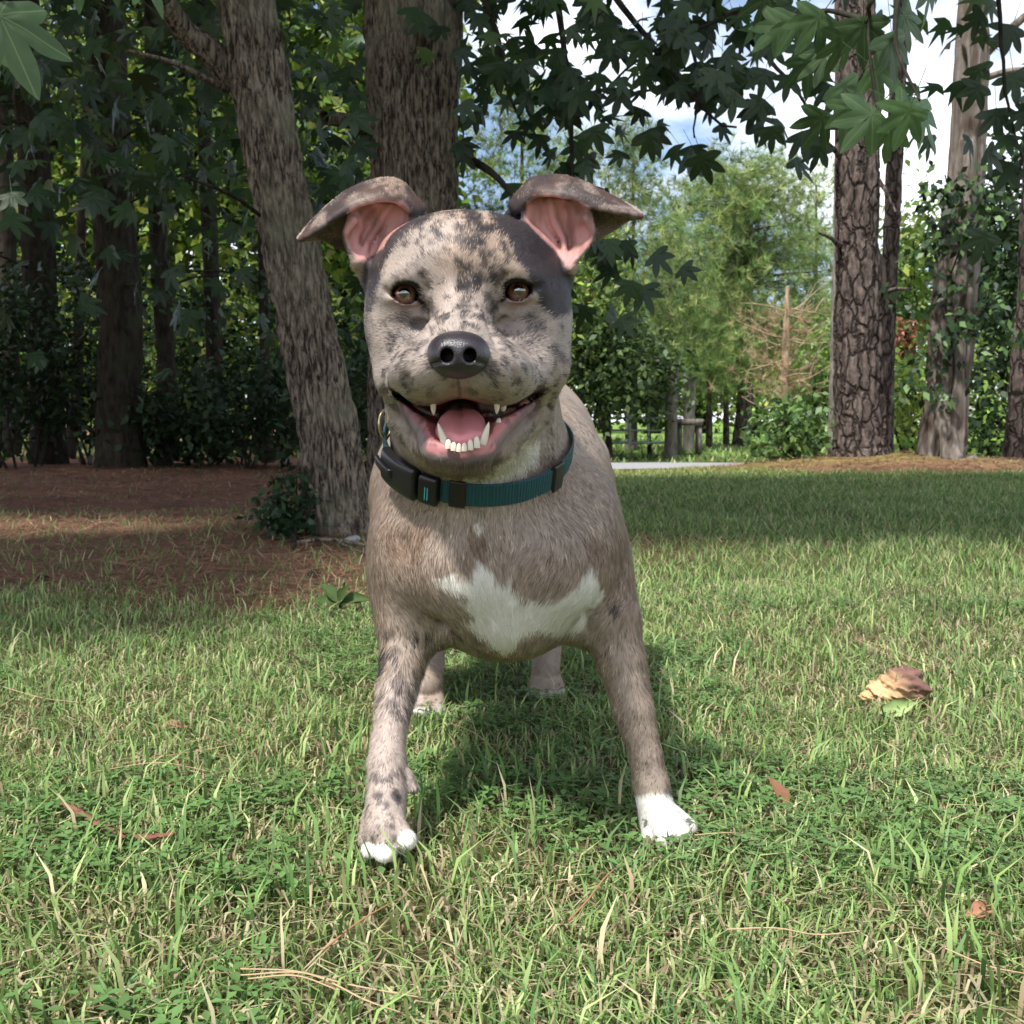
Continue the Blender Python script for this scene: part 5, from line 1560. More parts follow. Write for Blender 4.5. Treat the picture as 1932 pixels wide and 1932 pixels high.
# ---- short fur: flat hairs lying along the skin
def unit(a):
    return a / (np.linalg.norm(a, axis=-1, keepdims=True) + 1e-9)
def grow(nwant, seed):
    r = np.random.default_rng(seed)
    t = np.concatenate([df[:, [0, 1, 2]], df[:, [0, 2, 3]]])
    A, B, Cc = dv[t[:, 0]], dv[t[:, 1]], dv[t[:, 2]]
    area = np.linalg.norm(np.cross(B - A, Cc - A), axis=1) / 2
    nt_ = unit(vn[t].mean(1))
    c = (A + B + Cc) / 3
    wgt = area * np.where(c[:, 1] < 1.30, 1.0, 0.30) * np.where(nt_[:, 1] > 0.45, 0.3, 1.0)
    wgt *= np.where((c[:, 1] < 1.06) & (c[:, 2] > 0.34), 1.7, 1.0)
    wgt *= (1 - bare[t].mean(1)) ** 3
    f = r.choice(len(t), nwant, p=wgt / wgt.sum())
    a, b = r.random(nwant), r.random(nwant)
    m = a + b > 1
    a[m], b[m] = 1 - a[m], 1 - b[m]
    w0 = (1 - a - b)
    p = w0[:, None] * A[f] + a[:, None] * B[f] + b[:, None] * Cc[f]
    n = unit(w0[:, None] * vn[t[f, 0]] + a[:, None] * vn[t[f, 1]] + b[:, None] * vn[t[f, 2]])
    col, br = coat(p, n, 0.08 + 0.84 * r.random(len(p)))
    keep = br < 0.45
    p, n, col = p[keep], n[keep], col[keep]
    N = len(p)
    u, v = proj(p)
    nose = P(866, 668, 0.84)
    dirn = unit(p - nose)
    headm = sstep(1.08, 0.99, p[:, 1]) * sstep(960, 860, v)
    down = np.stack([0.25 * (vnoise(p, 16, 41) - 0.5) * 4 , np.full(N, 0.25), np.full(N, -1.0)], 1)
    # hair on the chest turns in towards the breastbone
    down[:, 0] += -1.1 * np.clip((p[:, 0] + 0.01) / 0.1, -1, 1) * sstep(1220, 1120, v) * sstep(960, 1040, v)
    dirn = dirn * headm[:, None] + unit(down) * (1 - headm)[:, None]
    dirn = dirn + 0.30 * (r.random((N, 3)) - 0.5) + 0.5 * (np.stack([vnoise(p, 60, 51), vnoise(p, 60, 52), vnoise(p, 60, 53)], 1) - 0.5)
    dirn = unit(dirn - n * (dirn * n).sum(1, keepdims=True))
    leng = (0.0052 + 0.0040 * sstep(860, 980, v) * sstep(1420, 1250, v)) * (0.65 + 0.7 * r.random(N))
    leng *= np.where((v > 1480) & (p[:, 1] < 1.2), 0.7, 1.0)
    throat = (v > 850) & (v < 930) & (u > 850) & (u < 1050) & (p[:, 1] < 1.06)
    leng = np.where(throat, leng * 1.9, leng)
    leng = np.where((v < 500) & (p[:, 1] > 0.95) & ((u < 790) | (u > 970)), leng * 0.55, leng)
    wid = 0.00017 * (0.7 + 0.6 * r.random(N)) * np.where(headm > 0.5, 0.9, 1.35)
    lift = 0.05 + 0.09 * r.random(N)
    side = unit(np.cross(n, dirn)) * wid[:, None]
    mid = p + dirn * (leng * 0.5)[:, None] + n * (leng * lift * 0.75)[:, None]
    tip = p + dirn * leng[:, None] + n * (leng * lift)[:, None]
    root = p - n * 0.0004
    V = np.stack([root, mid - side, mid + side, tip], 1).reshape(-1, 3)
    i = np.arange(N)[:, None] * 4
    F = np.concatenate([i + np.array([[0, 1, 2]]), i + np.array([[2, 1, 3]])])
    bodyh = 1 - headm
    lum = (0.80 + 0.42 * r.random(N) + bodyh * 0.75 * (r.random(N) - 0.5)) * (0.85 + 0.3 * vnoise(p, 120, 61)) * (1 + bodyh * 0.9 * (vnoise(p * np.array([1, 1, 0.40]), 300, 71) - 0.5))
    dk = r.random(N) < (0.07 + 0.06 * bodyh) * (col.mean(1) < 0.6)
    lum = np.where(dk, lum * 0.5, lum)
    lum = np.where(col.mean(1) > 0.6, 0.85 + 0.3 * r.random(N), lum)
    hc = np.clip(col * lum[:, None] * 1.12, 0, 0.9)
    hcol = np.repeat(hc, 4, 0)
    hcol[0::4] *= 0.9
    nn = np.repeat(unit(n + 0.25 * unit(mid - p)), 4, 0)
    return V, F, hcol, nn
fV, fF, fC, fN = grow(220000, 5)
fur_me = mesh_np('fur', fV, fF, True)
set_col(fur_me, fC)
fur_me.normals_split_custom_set_from_vertices(fN.astype(np.float32))
fur_mat = attr_mat('dog_fur', 0.55, 0.25)
fur = dog_part('fur', fur_me, fur_mat)
tag(fur, kind='stuff')

# ---- nose
ns = Solid()
c0 = P(865, 668, 0.850)
q = lambda u, v, Y: P(u, v, Y)
ns.ell(P(865, 660, 0.851), (px(53, .85), 0.026, px(35, .85)), 0.01)
ns.ell(P(842, 672, 0.845), (px(33, .85), 0.021, px(31, .85)), 0.008)
ns.ell(P(889, 672, 0.845), (px(33, .85), 0.021, px(31, .85)), 0.008)
ns.ell(P(865, 686, 0.848), (px(31, .85), 0.020, px(24, .85)), 0.012)
for s, uc in ((-1, 843), (1, 887)):
    ns.cone(P(uc, 671, 0.812), P(uc - s * 2, 662, 0.868), px(11.5, .83), px(9, .84), 0.003, '-')
    ns.cone(P(uc, 677, 0.815), P(uc - s * 1, 668, 0.860), px(10, .83), px(7, .84), 0.003, '-')
    ns.cone(P(uc + s * 5, 682, 0.820), P(uc + s * 27, 686, 0.838), px(4.0, .83), px(2.4, .84), 0.003, '-')
ns.cone(P(865, 672, 0.8205), P(865, 712, 0.826), px(1.6, .83), px(1.6, .83), 0.004, '-')
nv, nf = ns.mesh(c0 - 0.05, c0 + 0.05, 0.0011)
nose_me = mesh_np('nose', nv, nf, True)
nu, nvv_ = proj(nv)
nst = np.minimum(np.hypot((nu - 842) / 11.5, (nvv_ - 670) / 13), np.hypot((nu - 888) / 11.5, (nvv_ - 670) / 13))
ncol = np.tile(np.array(lin(42, 37, 41)), (len(nv), 1))
ncol[nst < 1.0] = lin(6, 5, 6)  # dark nostril skin, painted blacker to stand in for shade inside
set_col(nose_me, ncol)
nm, nn_, nl_, nb_ = new_mat('nose_leather')
na_ = nn_.new('ShaderNodeAttribute'); na_.attribute_name = 'col'; nl_.new(na_.outputs['Color'], nb_.inputs['Base Color'])
nb_.inputs['Roughness'].default_value = 0.36
nb_.inputs['Specular IOR Level'].default_value = 0.55
vo = nn_.new('ShaderNodeTexVoronoi'); vo.inputs['Scale'].default_value = 900
tcn = nn_.new('ShaderNodeTexCoord'); nl_.new(tcn.outputs['Object'], vo.inputs['Vector'])
bpn = nn_.new('ShaderNodeBump'); bpn.inputs['Distance'].default_value = 0.0004; bpn.inputs['Strength'].default_value = 0.55
nl_.new(vo.outputs['Distance'], bpn.inputs['Height']); nl_.new(bpn.outputs['Normal'], nb_.inputs['Normal'])
dog_part('nose', nose_me, nm)

# ---- eyes
def uv_sphere(r, nu=40, nvv=24):
    th = np.linspace(0, math.pi, nvv)
    ph = np.linspace(0, 2 * math.pi, nu, endpoint=False)
    V = [(r * math.sin(t) * math.cos(p), -r * math.cos(t), r * math.sin(t) * math.sin(p)) for t in th for p in ph]
    F = [(i * nu + j, i * nu + (j + 1) % nu, (i + 1) * nu + (j + 1) % nu, (i + 1) * nu + j) for i in range(nvv - 1) for j in range(nu)]
    return np.array(V), np.array(F)
em, en, el, eb = new_mat('eye')
etc_ = en.new('ShaderNodeTexCoord')
sep = en.new('ShaderNodeSeparateXYZ'); el.new(etc_.outputs['Object'], sep.inputs[0])
cmb = en.new('ShaderNodeCombineXYZ'); el.new(sep.outputs['X'], cmb.inputs['X']); el.new(sep.outputs['Z'], cmb.inputs['Y'])
lng = en.new('ShaderNodeVectorMath'); lng.operation = 'LENGTH'; el.new(cmb.outputs[0], lng.inputs[0])
mr = en.new('ShaderNodeMapRange'); mr.inputs['From Max'].default_value = 0.0128; el.new(lng.outputs['Value'], mr.inputs['Value'])
er = en.new('ShaderNodeValToRGB')
els = er.color_ramp.elements
els[0].position = 0.0; els[0].color = (0.003, 0.003, 0.004, 1)
els[1].position = 0.32; els[1].color = (0.003, 0.003, 0.004, 1)
for pos, c in ((0.37, lin(84, 52, 36)), (0.52, lin(140, 92, 62)), (0.66, lin(108, 68, 46)), (0.71, lin(30, 18, 14)), (0.80, lin(40, 26, 22)), (0.95, lin(150, 130, 125))):
    x = els.new(pos); x.color = (*c, 1)
el.new(mr.outputs[0], er.inputs['Fac']); el.new(er.outputs['Color'], eb.inputs['Base Color'])
eb.inputs['Roughness'].default_value = 0.08
eb.inputs['Coat Weight'].default_value = 1.0
eb.inputs['Coat IOR'].default_value = 2.4
eb.inputs['Coat Roughness'].default_value = 0.02
for (qe, r) in EYES:
    sv, sf = uv_sphere(r)
    m = sv[:, 1] < -r * 0.72
    sv[m, 1] -= 0.0014 * (1 - np.hypot(sv[m, 0], sv[m, 2]) ** 2 / (r * 0.694) ** 2)
    eo = dog_part('eye', mesh_np('eye', sv, sf, True), em)
    eo.location = P(*qe)
    eo.rotation_euler = (0.05, 0, -0.02 if qe[0] < 870 else 0.05)

# ---- tongue and teeth
tg = Solid()
tg.ell(P(870, 806, 0.914), (px(47, .9), 0.036, px(19, .9)), 0.012, rot=(0.45, 0, 0))
tg.ell(P(870, 822, 0.900), (px(40, .9), 0.018, px(11, .9)), 0.012)
tg.cone(P(869, 758, 0.950), P(869, 812, 0.884), px(2, .95), px(1.5, .9), 0.008, '-')
tv, tf = tg.mesh(P(869, 810, 0.92) - 0.06, P(869, 810, 0.92) + 0.06, 0.0015)
tongue_mat = simple_mat('tongue', lin(232, 150, 150), 0.32, 0.5, 0.10, 300, 0.0004)
tongue_mat.node_tree.nodes['Principled BSDF'].inputs['Subsurface Weight'].default_value = 0.15
tongue_mat.node_tree.nodes['Principled BSDF'].inputs['Subsurface Radius'].default_value = (0.006, 0.002, 0.0015)
dog_part('tongue', mesh_np('tongue', tv, tf, True), tongue_mat)
tooth_mat = simple_mat('tooth_enamel', lin(222, 212, 190), 0.22, 0.5, 0.06, 200)
def tooth(base, tip, r, flat=1.0, power=0.7):
    b, t = P(*base), P(*tip)
    ax = t - b
    sd = unit(np.cross(ax, (0, 1, 0)))
    fw = unit(np.cross(sd, ax))
    V, F = [], []
    nr, nsg = 8, 10
    for i in range(nr):
        f = i / (nr - 1)
        rr = r * (1 - f ** 2.2) ** power if i < nr - 1 else r * 0.05
        bow = fw * 0.12 * np.linalg.norm(ax) * f * f
        for j in range(nsg):
            a = 2 * math.pi * j / nsg
            V.append(b + ax * f + bow + sd * rr * math.cos(a) + fw * rr * flat * math.sin(a))
    for i in range(nr - 1):
        for j in range(nsg):
            F.append((i * nsg + j, i * nsg + (j + 1) % nsg, (i + 1) * nsg + (j + 1) % nsg, (i + 1) * nsg + j))
    dog_part('tooth', mesh_np('tooth', np.array(V), np.array(F), True), tooth_mat)
tooth((840, 840, 0.878), (826, 799, 0.875), px(7.2, .88))          # lower canines
tooth((911, 838, 0.878), (922, 797, 0.875), px(7.2, .88))
for uu, vb, vt, rr in ((846, 846, 829, 6.2), (856, 850, 834, 5.8), (866, 852, 836, 5.2), (876, 851, 835, 5.4), (887, 849, 829, 6.0), (899, 845, 823, 6.6)):
    tooth((uu + (uu - 872) * 0.02, vb, 0.8665 + abs(uu - 871) * 0.00012), (uu, vt, 0.8655 + abs(uu - 871) * 0.00012), px(rr, .87), 0.7, 0.35)
tooth((817, 758, 0.894), (818, 784, 0.895), px(6, .88))            # upper canines
tooth((938, 758, 0.894), (937, 782, 0.895), px(6, .88))
tooth((950, 764, 0.912), (949, 777, 0.913), px(6, .9), 1, 0.4)
tooth((940, 800, 0.905), (942, 788, 0.905), px(5, .9), 1, 0.5)

# ---- whiskers
wr = np.random.default_rng(8)
WV, WF = [], []
def hair(p0, d0, L, w, sag):
    k = len(WV) and sum(len(x) for x in WV)
    t = np.linspace(0, 1, 7)[:, None]
    c = p0 + d0 * L * t + np.array((0, 0, -sag)) * t ** 2
    sdv = unit(np.cross(d0, (0, 1, 0))) * w * (1.05 - t)
    up = unit(np.cross(sdv[0], d0)) * w * (1.05 - t)
    WV.append(np.concatenate([c + sdv, c - sdv * 0.5 + up, c - sdv * 0.5 - up]))
    for i in range(6):
        for a, b in ((0, 7), (7, 14), (14, 0)):
            WF.append((k + a + i, k + a + i + 1, k + b + i + 1, k + b + i))
for s, rows in ((-1, [(800, 700), (790, 712), (806, 724), (778, 722), (795, 735), (770, 738), (815, 710)]), (1, [(935, 698), (948, 708), (930, 722), (965, 716), (950, 732), (978, 728), (922, 708)])):
    for (uu, vv) in rows:
        base = P(uu, vv, surf(uu, vv))
        hair(base, unit(np.array((s * 1.0, -0.15 + 0.3 * wr.random(), 0.25 * (wr.random() - 0.25)))), 0.012 + 0.012 * wr.random(), 0.00011, 0.003)
wo = dog_part('whiskers', mesh_np('whiskers', np.concatenate(WV), np.array(WF), True), simple_mat('whisker', lin(60, 50, 46), 0.4))
tag(wo, kind='stuff')
# ================================================================== collar
neck = Solid()
def NC(a, ra, b, rb, k=0.03):
    neck.cone(P(*a), P(*b), px(ra, a[2]), px(rb, b[2]), k)
NC((882, 640, 1.06), 152, (915, 960, 1.15), 172)
NC((878, 800, 1.045), 122, (912, 985, 1.10), 146)
cc = P(893, 852, 1.085)
e1 = unit(np.array((1.0, 0.0, -0.085)))
e2 = unit(P(886, 948, 0.985) - cc); e2 = unit(e2 - e1 * (e1 @ e2))
axis_up = np.cross(e2, e1)
if axis_up[2] < 0: axis_up = -axis_up
NT = 720
th = np.linspace(0, 2 * math.pi, NT, endpoint=False)
dirs = np.cos(th)[:, None] * e1 + np.sin(th)[:, None] * e2
lo_, hi_ = np.zeros(NT), np.full(NT, 0.25)
for _ in range(26):
    mid_ = (lo_ + hi_) / 2
    s_ = neck.ev(cc + dirs * mid_[:, None]) > 0.0045
    hi_ = np.where(s_, mid_, hi_); lo_ = np.where(s_, lo_, mid_)
rad_ = hi_.copy()
for _ in range(6):
    k_ = np.ones(31) / 31
    rad_ = np.convolve(np.concatenate([rad_[-15:], rad_, rad_[:15]]), k_, 'valid')
ring = cc + dirs * rad_[:, None]
tan_ = unit(np.roll(ring, -1, 0) - np.roll(ring, 1, 0))
rad_dir = unit(dirs - tan_ * (dirs * tan_).sum(1, keepdims=True))
# the band leans with the neck: its upper edge nearer the throat
wid_dir = unit(np.cross(tan_, rad_dir))
wid_dir = np.where((wid_dir @ axis_up)[:, None] < 0, -wid_dir, wid_dir)
arc = np.concatenate([[0], np.cumsum(np.linalg.norm(np.diff(ring, axis=0), axis=1))])
ru, rvv = proj(ring)
def at_u(u):
    f = np.nonzero((np.sin(th) > -0.2))[0]
    return f[np.argmin(np.abs(ru[f] - u))]
collar = empty('dog_collar', tuple(cc)); tag(collar, 'dark teal webbing collar with black plastic buckle round the dog\'s neck', 'collar')
def cpart(name, V, F, mat, parent=collar, smooth=True):
    o = obj(name, mesh_np(name, V, F, smooth), mat, parent)
    if parent is collar: o.matrix_parent_inverse = collar.matrix_basis.inverted()
    return o
def band(idx, half_w, thick, lift, prof=None, rib=0.0, rib_len=0.0021, shift=0.0):
    """closed section swept along ring indices; half_w and thick may be arrays"""
    idx = np.asarray(idx) % NT
    n_ = len(idx)
    half_w = np.broadcast_to(half_w, n_); thick = np.broadcast_to(thick, n_); lift = np.broadcast_to(lift, n_)
    if prof is None:
        prof = [(-1, 0), (-1, 0.7), (-0.93, 1), (0, 1.0), (0.93, 1), (1, 0.7), (1, 0), (0, 0)]
    prof = np.array(prof, float)
    V = []
    for j, i in enumerate(idx):
        r_ = rib * (1 if int(arc[i] / rib_len * 2) % 2 == 0 else 0) if rib else 0
        for a, b_ in prof:
            V.append(ring[i] + wid_dir[i] * (half_w[j] * a + shift) + rad_dir[i] * (lift[j] + thick[j] * b_ - (r_ if b_ > 0.9 else 0)))
    m = len(prof)
    F = [(j * m + k, j * m + (k + 1) % m, (j + 1) * m + (k + 1) % m, (j + 1) * m + k) for j in range(n_ - 1) for k in range(m)]
    V = np.array(V)
    return V, np.array(F)
HW = px(23, 0.99)
web, n, l, b = new_mat('teal_webbing')
b.inputs['Base Color'].default_value = (*lin(18, 70, 74), 1); b.inputs['Roughness'].default_value = 0.55; b.inputs['Specular IOR Level'].default_value = 0.35
b.inputs['Sheen Weight'].default_value = 0.15
wn_ = n.new('ShaderNodeTexNoise'); wn_.inputs['Scale'].default_value = 900; tcw = n.new('ShaderNodeTexCoord'); l.new(tcw.outputs['Object'], wn_.inputs['Vector'])
bw = n.new('ShaderNodeBump'); bw.inputs['Distance'].default_value = 0.0005; l.new(wn_.outputs['Fac'], bw.inputs['Height']); l.new(bw.outputs['Normal'], b.inputs['Normal'])
idx = np.arange(NT + 1)
V, F = band(idx, HW, 0.0020, 0.0, rib=0.0010, rib_len=0.0030)
strap = cpart('strap', V, F, web, smooth=False)
edge_mat = simple_mat('teal_stitching', lin(64, 140, 148), 0.6, 0.3, 0.2, 700)
black = simple_mat('black_plastic', lin(22, 22, 25), 0.30, 0.5, 0.0, 200, 0.00015)
ROUND = [(math.copysign(abs(math.cos(a)) ** 0.5, math.cos(a)), 0.5 + 0.5 * math.copysign(abs(math.sin(a)) ** 0.5, math.sin(a))) for a in np.linspace(0, 2 * math.pi, 20, endpoint=False)]
def cap(V, F, m):
    n_ = len(V)
    return V, F
def solid_band(i0, i1, half_w, thick, lift, ends=0.6, shift=0.0):
    if i0 > i1: i0, i1 = i1, i0
    idx = np.arange(i0, i1 + 1)
    t = np.linspace(-1, 1, len(idx))
    e = np.clip((1 - np.abs(t)) / (0.12 if ends else 1e-3), 0, 1) ** 0.5 if ends else np.ones(len(idx))
    e = np.maximum(e, 0.02)
    V, F = band(idx, np.asarray(half_w) * (0.75 + 0.25 * e), np.asarray(thick) * e, lift, ROUND, shift=shift)
    m = len(ROUND)
    caps = [tuple(range(m))[::-1], tuple(len(V) - m + np.arange(m))]
    me_loops = np.concatenate([F.ravel(), np.array(caps[0]), np.array(caps[1])])
    starts = np.concatenate([np.arange(len(F)) * 4, [len(F) * 4, len(F) * 4 + m]])
    return raw_mesh('x', V, me_loops, starts, True)
def sband(name, *a, **k):
    me = solid_band(*a, **k)
    me.name = name
    o = obj(name, me, k.get('mat', black), collar)
    o.matrix_parent_inverse = collar.matrix_basis.inverted()
    return o
# buckle: long socket on the left, plug in front of it
i_a, i_b, i_c, i_d = at_u(738), at_u(798), at_u(801), at_u(832)
buckle = sband('buckle_socket', i_a, i_b, HW * 1.5, 0.0105, 0.0012)
me = solid_band(i_c, i_d, HW * 1.32, 0.0105, 0.0010); plug = obj('buckle_plug', me, black, collar); plug.matrix_parent_inverse = collar.matrix_basis.inverted()
me = solid_band(at_u(735), at_u(760), HW * 0.45, 0.0036, 0.0112); bt = obj('release_tab', me, black, buckle)
# plug window showing two lighter strips of the webbing
teal2 = simple_mat('light_teal_webbing', lin(84, 172, 184), 0.6, 0.3, 0.1, 700)
for du in (812, 817):
    me = solid_band(at_u(du), at_u(du + 3), HW * 0.62, 0.0012, 0.0110, shift=-HW * 0.2); o_ = obj('webbing_strip', me, teal2, plug)
me = solid_band(at_u(848), at_u(881), HW * 1.22, 0.0042, 0.0010); o_ = obj('keeper_loop', me, black, collar); o_.matrix_parent_inverse = collar.matrix_basis.inverted()
me = solid_band(at_u(1036), at_u(1053), HW * 1.30, 0.0055, 0.0010); o_ = obj('slide_adjuster', me, black, collar); o_.matrix_parent_inverse = collar.matrix_basis.inverted()
V, F = band(np.arange(min(at_u(1040), at_u(835)), max(at_u(1040), at_u(835))), HW * 0.97, 0.0014, 0.0024, rib=0.0008, rib_len=0.0030)
cpart('strap_overlap', V, F, web, smooth=False)
# metal ring for the leash, behind the buckle
ringm = simple_mat('brass_ring', lin(196, 186, 150), 0.3, 0.5); ringm.node_tree.nodes['Principled BSDF'].inputs['Metallic'].default_value = 0.9
ic = at_u(728)
cring = P(727, 800, 1.085)
a_ = np.linspace(0, 2 * math.pi, 28)
pts = np.array([cring + np.array((px(9, 1.07) * math.cos(t), 0.010 * math.cos(t), px(26, 1.07) * math.sin(t))) for t in a_])
V, F, _ = tube(np.concatenate([pts, np.full((28, 1), 0.0016)], 1), 60, 8)
cpart('leash_ring', V, F, ringm)

# ================================================================== small things lying in the grass
rs = np.random.default_rng(9)
def ribbon(pts, widths, thick, mat, root, name, seed=0, rough=0.0):
    pts = np.asarray(pts, float)
    n_ = len(pts)
    S = spline(np.concatenate([pts, np.asarray(widths)[:, None]], 1), 40)
    t, a, b_ = frames(S[:, :3])
    side = unit(np.cross(t, (0, 0, 1.0)))
    upv = unit(np.cross(side, t))
    V = []
    for i in range(40):
        jit = rough * rs.normal(size=4)
        for k, (f, g) in enumerate(((-1, -0.3), (-0.8, 1), (0.0, 1.5), (0.8, 1), (1, -0.3), (0, -0.6))):
            V.append(S[i, :3] + side[i] * (S[i, 3] / 2 * f) * (1 + jit[k % 4]) + upv[i] * thick * g * (1 + jit[(k + 1) % 4]))
    F = [(i * 6 + k, i * 6 + (k + 1) % 6, i * 6 + 6 + (k + 1) % 6, i * 6 + 6 + k) for i in range(39) for k in range(6)]
    return part(name, np.array(V), np.array(F), mat, root)
# curled strip of bark
bs = empty('bark_strip', tuple(G(225, 1590))); tag(bs, 'curved red-brown strip of pine bark lying in the grass at lower left', 'bark strip')
pts = [G(u, v) + (0, 0, z) for u, v, z in ((118, 1572, 0.030), (150, 1584, 0.029), (180, 1600, 0.026), (205, 1612, 0.026), (235, 1624, 0.024), (275, 1628, 0.025), (330, 1628, 0.027))]
ribbon(pts, [0.003, 0.010, 0.006, 0.010, 0.007, 0.011, 0.004], 0.0012, simple_mat('red_bark', lin(126, 90, 74), 0.9, 0.1, 0.45, 240, 0.003), bs, 'strip', 1, 0.45)
# dry husk
hk = empty('dry_husk', tuple(G(1682, 1352))); tag(hk, 'torn dry brown husk with a green leaf in front, lying in the grass', 'husk')
hs_ = Solid()
hc = P(1684, 1302, 1.55)
hs_.ell(hc, (0.040, 0.028, 0.024), 0.01, rot=(0, -0.5, 0))
hs_.cone(hc + (0.030, -0.012, 0.004), hc + (0.040, -0.004, -0.022), 0.013, 0.010, 0.006)
hs_.cone(hc + (-0.02, -0.03, 0.012), hc + (0.02, -0.034, 0.020), 0.004, 0.003, 0.005, '-')
hs_.cone(hc + (-0.03, -0.026, 0.0), hc + (0.0, -0.034, 0.006), 0.003, 0.003, 0.005, '-')
hs_.ell(hc + (0.018, 0.004, 0.014), (0.026, 0.022, 0.018), 0.01)
hs_.ell(hc + (-0.022, -0.006, -0.006), (0.024, 0.02, 0.018), 0.01, rot=(0, -0.6, 0))
hs_.ell(hc + (0.012, -0.034, -0.010), (0.022, 0.018, 0.010), 0.006, '-', rot=(0, -0.4, 0))
hv, hf = hs_.mesh(hc - 0.07, hc + 0.07, 0.0022)
dn = (fbm(hv @ np.array(Matrix.Rotation(0.5, 3, 'Y')) * np.array([1, 1, 5]), 45, 3, 3) - 0.5)
hv = hv + (hv - hc) * dn[:, None] * 0.75 + 0.004 * (fbm(hv, 160, 2, 12)[:, None] - 0.5)
me = mesh_np('husk', hv, hf, True)
g_ = sstep(-0.02, 0.03, (hv - hc) @ np.array((0.8, 0.1, 0.6)) + 0.012 * (fbm(hv, 120, 2, 5) - 0.5))[:, None]
fib = (0.7 + 0.6 * fbm(hv @ np.array(Matrix.Rotation(0.5, 3, 'Y')) * np.array([1, 1, 6]), 90, 2, 8))[:, None]
set_col(me, (np.array(lin(206, 170, 126)) * (1 - g_) + np.array(lin(122, 92, 82)) * g_) * fib)
o_ = obj('husk', me, attr_mat('dry_husk_fibre', 0.85, 0.15), hk); o_.matrix_parent_inverse = hk.matrix_basis.inverted()
fl = mesh_np('leaf', *[(lambda a: a)(x) for x in (np.array([(0, 0, 0), (0.16, 0.2, 0.10), (0.26, 0.5, 0.16), (0.15, 0.8, 0.04), (0, 1.05, -0.15), (-0.12, 0.78, 0.06), (-0.22, 0.48, 0.2), (-0.15, 0.2, 0.10), (0, 0.5, -0.02)], float), [np.array([(8, i, (i + 1) % 8) for i in range(8)])])], True)
def flat_leaf(name, label, u, v, size, d, up, col, z=0.03, cat='leaf', root=None):
    me_ = fl.copy(); me_.name = name
    me_.materials.append(simple_mat(name + '_tone', col, 0.7, 0.2, 0.3, 6))
    o = bpy.data.objects.new(name, me_)
    M = rot_from(np.array([d], float), np.array([up], float))[0]
    q = G(u, v) + np.array((0, 0, z))
    link(o, root)
    if root: o.matrix_parent_inverse = root.matrix_basis.inverted()
    o.matrix_basis = Matrix(np.column_stack([np.vstack([M * size, [0, 0, 0]]), [*q, 1]]).tolist())
    if label: tag(o, label, cat)
    return o
gl_ = flat_leaf('fallen_leaf', 'pale green fallen leaf in front of the dry husk', 1658, 1362, 0.05, (0.9, -0.2, 0.35), (0, -1, 0.5), lin(150, 170, 110), 0.012)
flat_leaf('fallen_leaf', 'small russet fallen leaf in the grass at lower right edge', 1818, 1760, 0.030, (0.9, 0.2, 0.3), (0, -0.6, 1), lin(160, 112, 90), 0.012)
flat_leaf('fallen_leaf', 'brown pointed leaf standing in clover right of the white paw', 1482, 1550, 0.040, (-0.35, 0.1, 0.9), (0.6, -1, 0.2), lin(140, 100, 76), 0.008)
flat_leaf('fallen_leaf', 'curled pinkish-brown leaf lying left of the raised paw', 300, 1395, 0.035, (0.9, 0.2, 0.1), (0, -0.5, 1), lin(150, 112, 92), 0.014)
# pine needles: fascicles of long needles
nmat = simple_mat('fallen_needle', lin(176, 148, 116), 0.6, 0.3, 0.2, 60)
nmat2 = simple_mat('fallen_needle_brown', lin(156, 112, 84), 0.65, 0.3, 0.2, 60)
def needles(label, rays, z=0.032, mat=nmat, w=0.0011):
    g = G(*rays[0][0])
    root = empty('pine_needles', tuple(g)); tag(root, label, 'pine needles')
    for ray in rays:
        pts = [G(u, v) + np.array((0, 0, z * 0.62 + 0.010 * rs.random())) for u, v in ray]
        ribbon(pts, [w * 1.5] + [w * 1.4] * (len(ray) - 2) + [w * 0.5], w * 0.35, mat, root, 'needle')
needles('pair of orange pine needles behind the dry husk', [[(1612, 1235), (1690, 1262), (1745, 1282), (1782, 1276)], [(1612, 1235), (1685, 1266), (1740, 1290), (1768, 1292)]], 0.034)
needles('long fascicle of tan needles at the bottom left of centre', [[(455, 1905), (560, 1900), (660, 1925), (790, 1960)], [(455, 1905), (580, 1916), (690, 1948), (760, 1985)], [(470, 1908), (560, 1925), (640, 1950)]], 0.036)
needles('tan needles lying level left of the raised paw', [[(180, 1488), (290, 1466), (400, 1448), (440, 1452)], [(185, 1490), (300, 1490), (400, 1492)]], 0.034)
needles('single brown needle standing between the front paws', [[(1072, 1812), (1110, 1770), (1140, 1730), (1165, 1700)]], 0.04, nmat2)
needles('brown needles at lower centre left', [[(610, 1850), (680, 1800), (760, 1755)]], 0.036, nmat2)
needles('orange needle at the far right behind the husk', [[(1395, 1120), (1445, 1112), (1500, 1118), (1560, 1122)]], 0.034)
needles('tan needles near the bottom right corner', [[(1370, 1818), (1460, 1826), (1540, 1828), (1620, 1832)], [(1780, 1870), (1860, 1890), (1930, 1905)]], 0.036)
needles('short orange needles right of the white paw', [[(1310, 1620), (1360, 1618), (1415, 1612)]], 0.03)
needles('thin needle in the grass behind the raised leg', [[(850, 1400), (900, 1425), (945, 1470)]], 0.034)
needles('brown needles by the left picture edge', [[(8, 1330), (80, 1345), (150, 1362)]], 0.034)
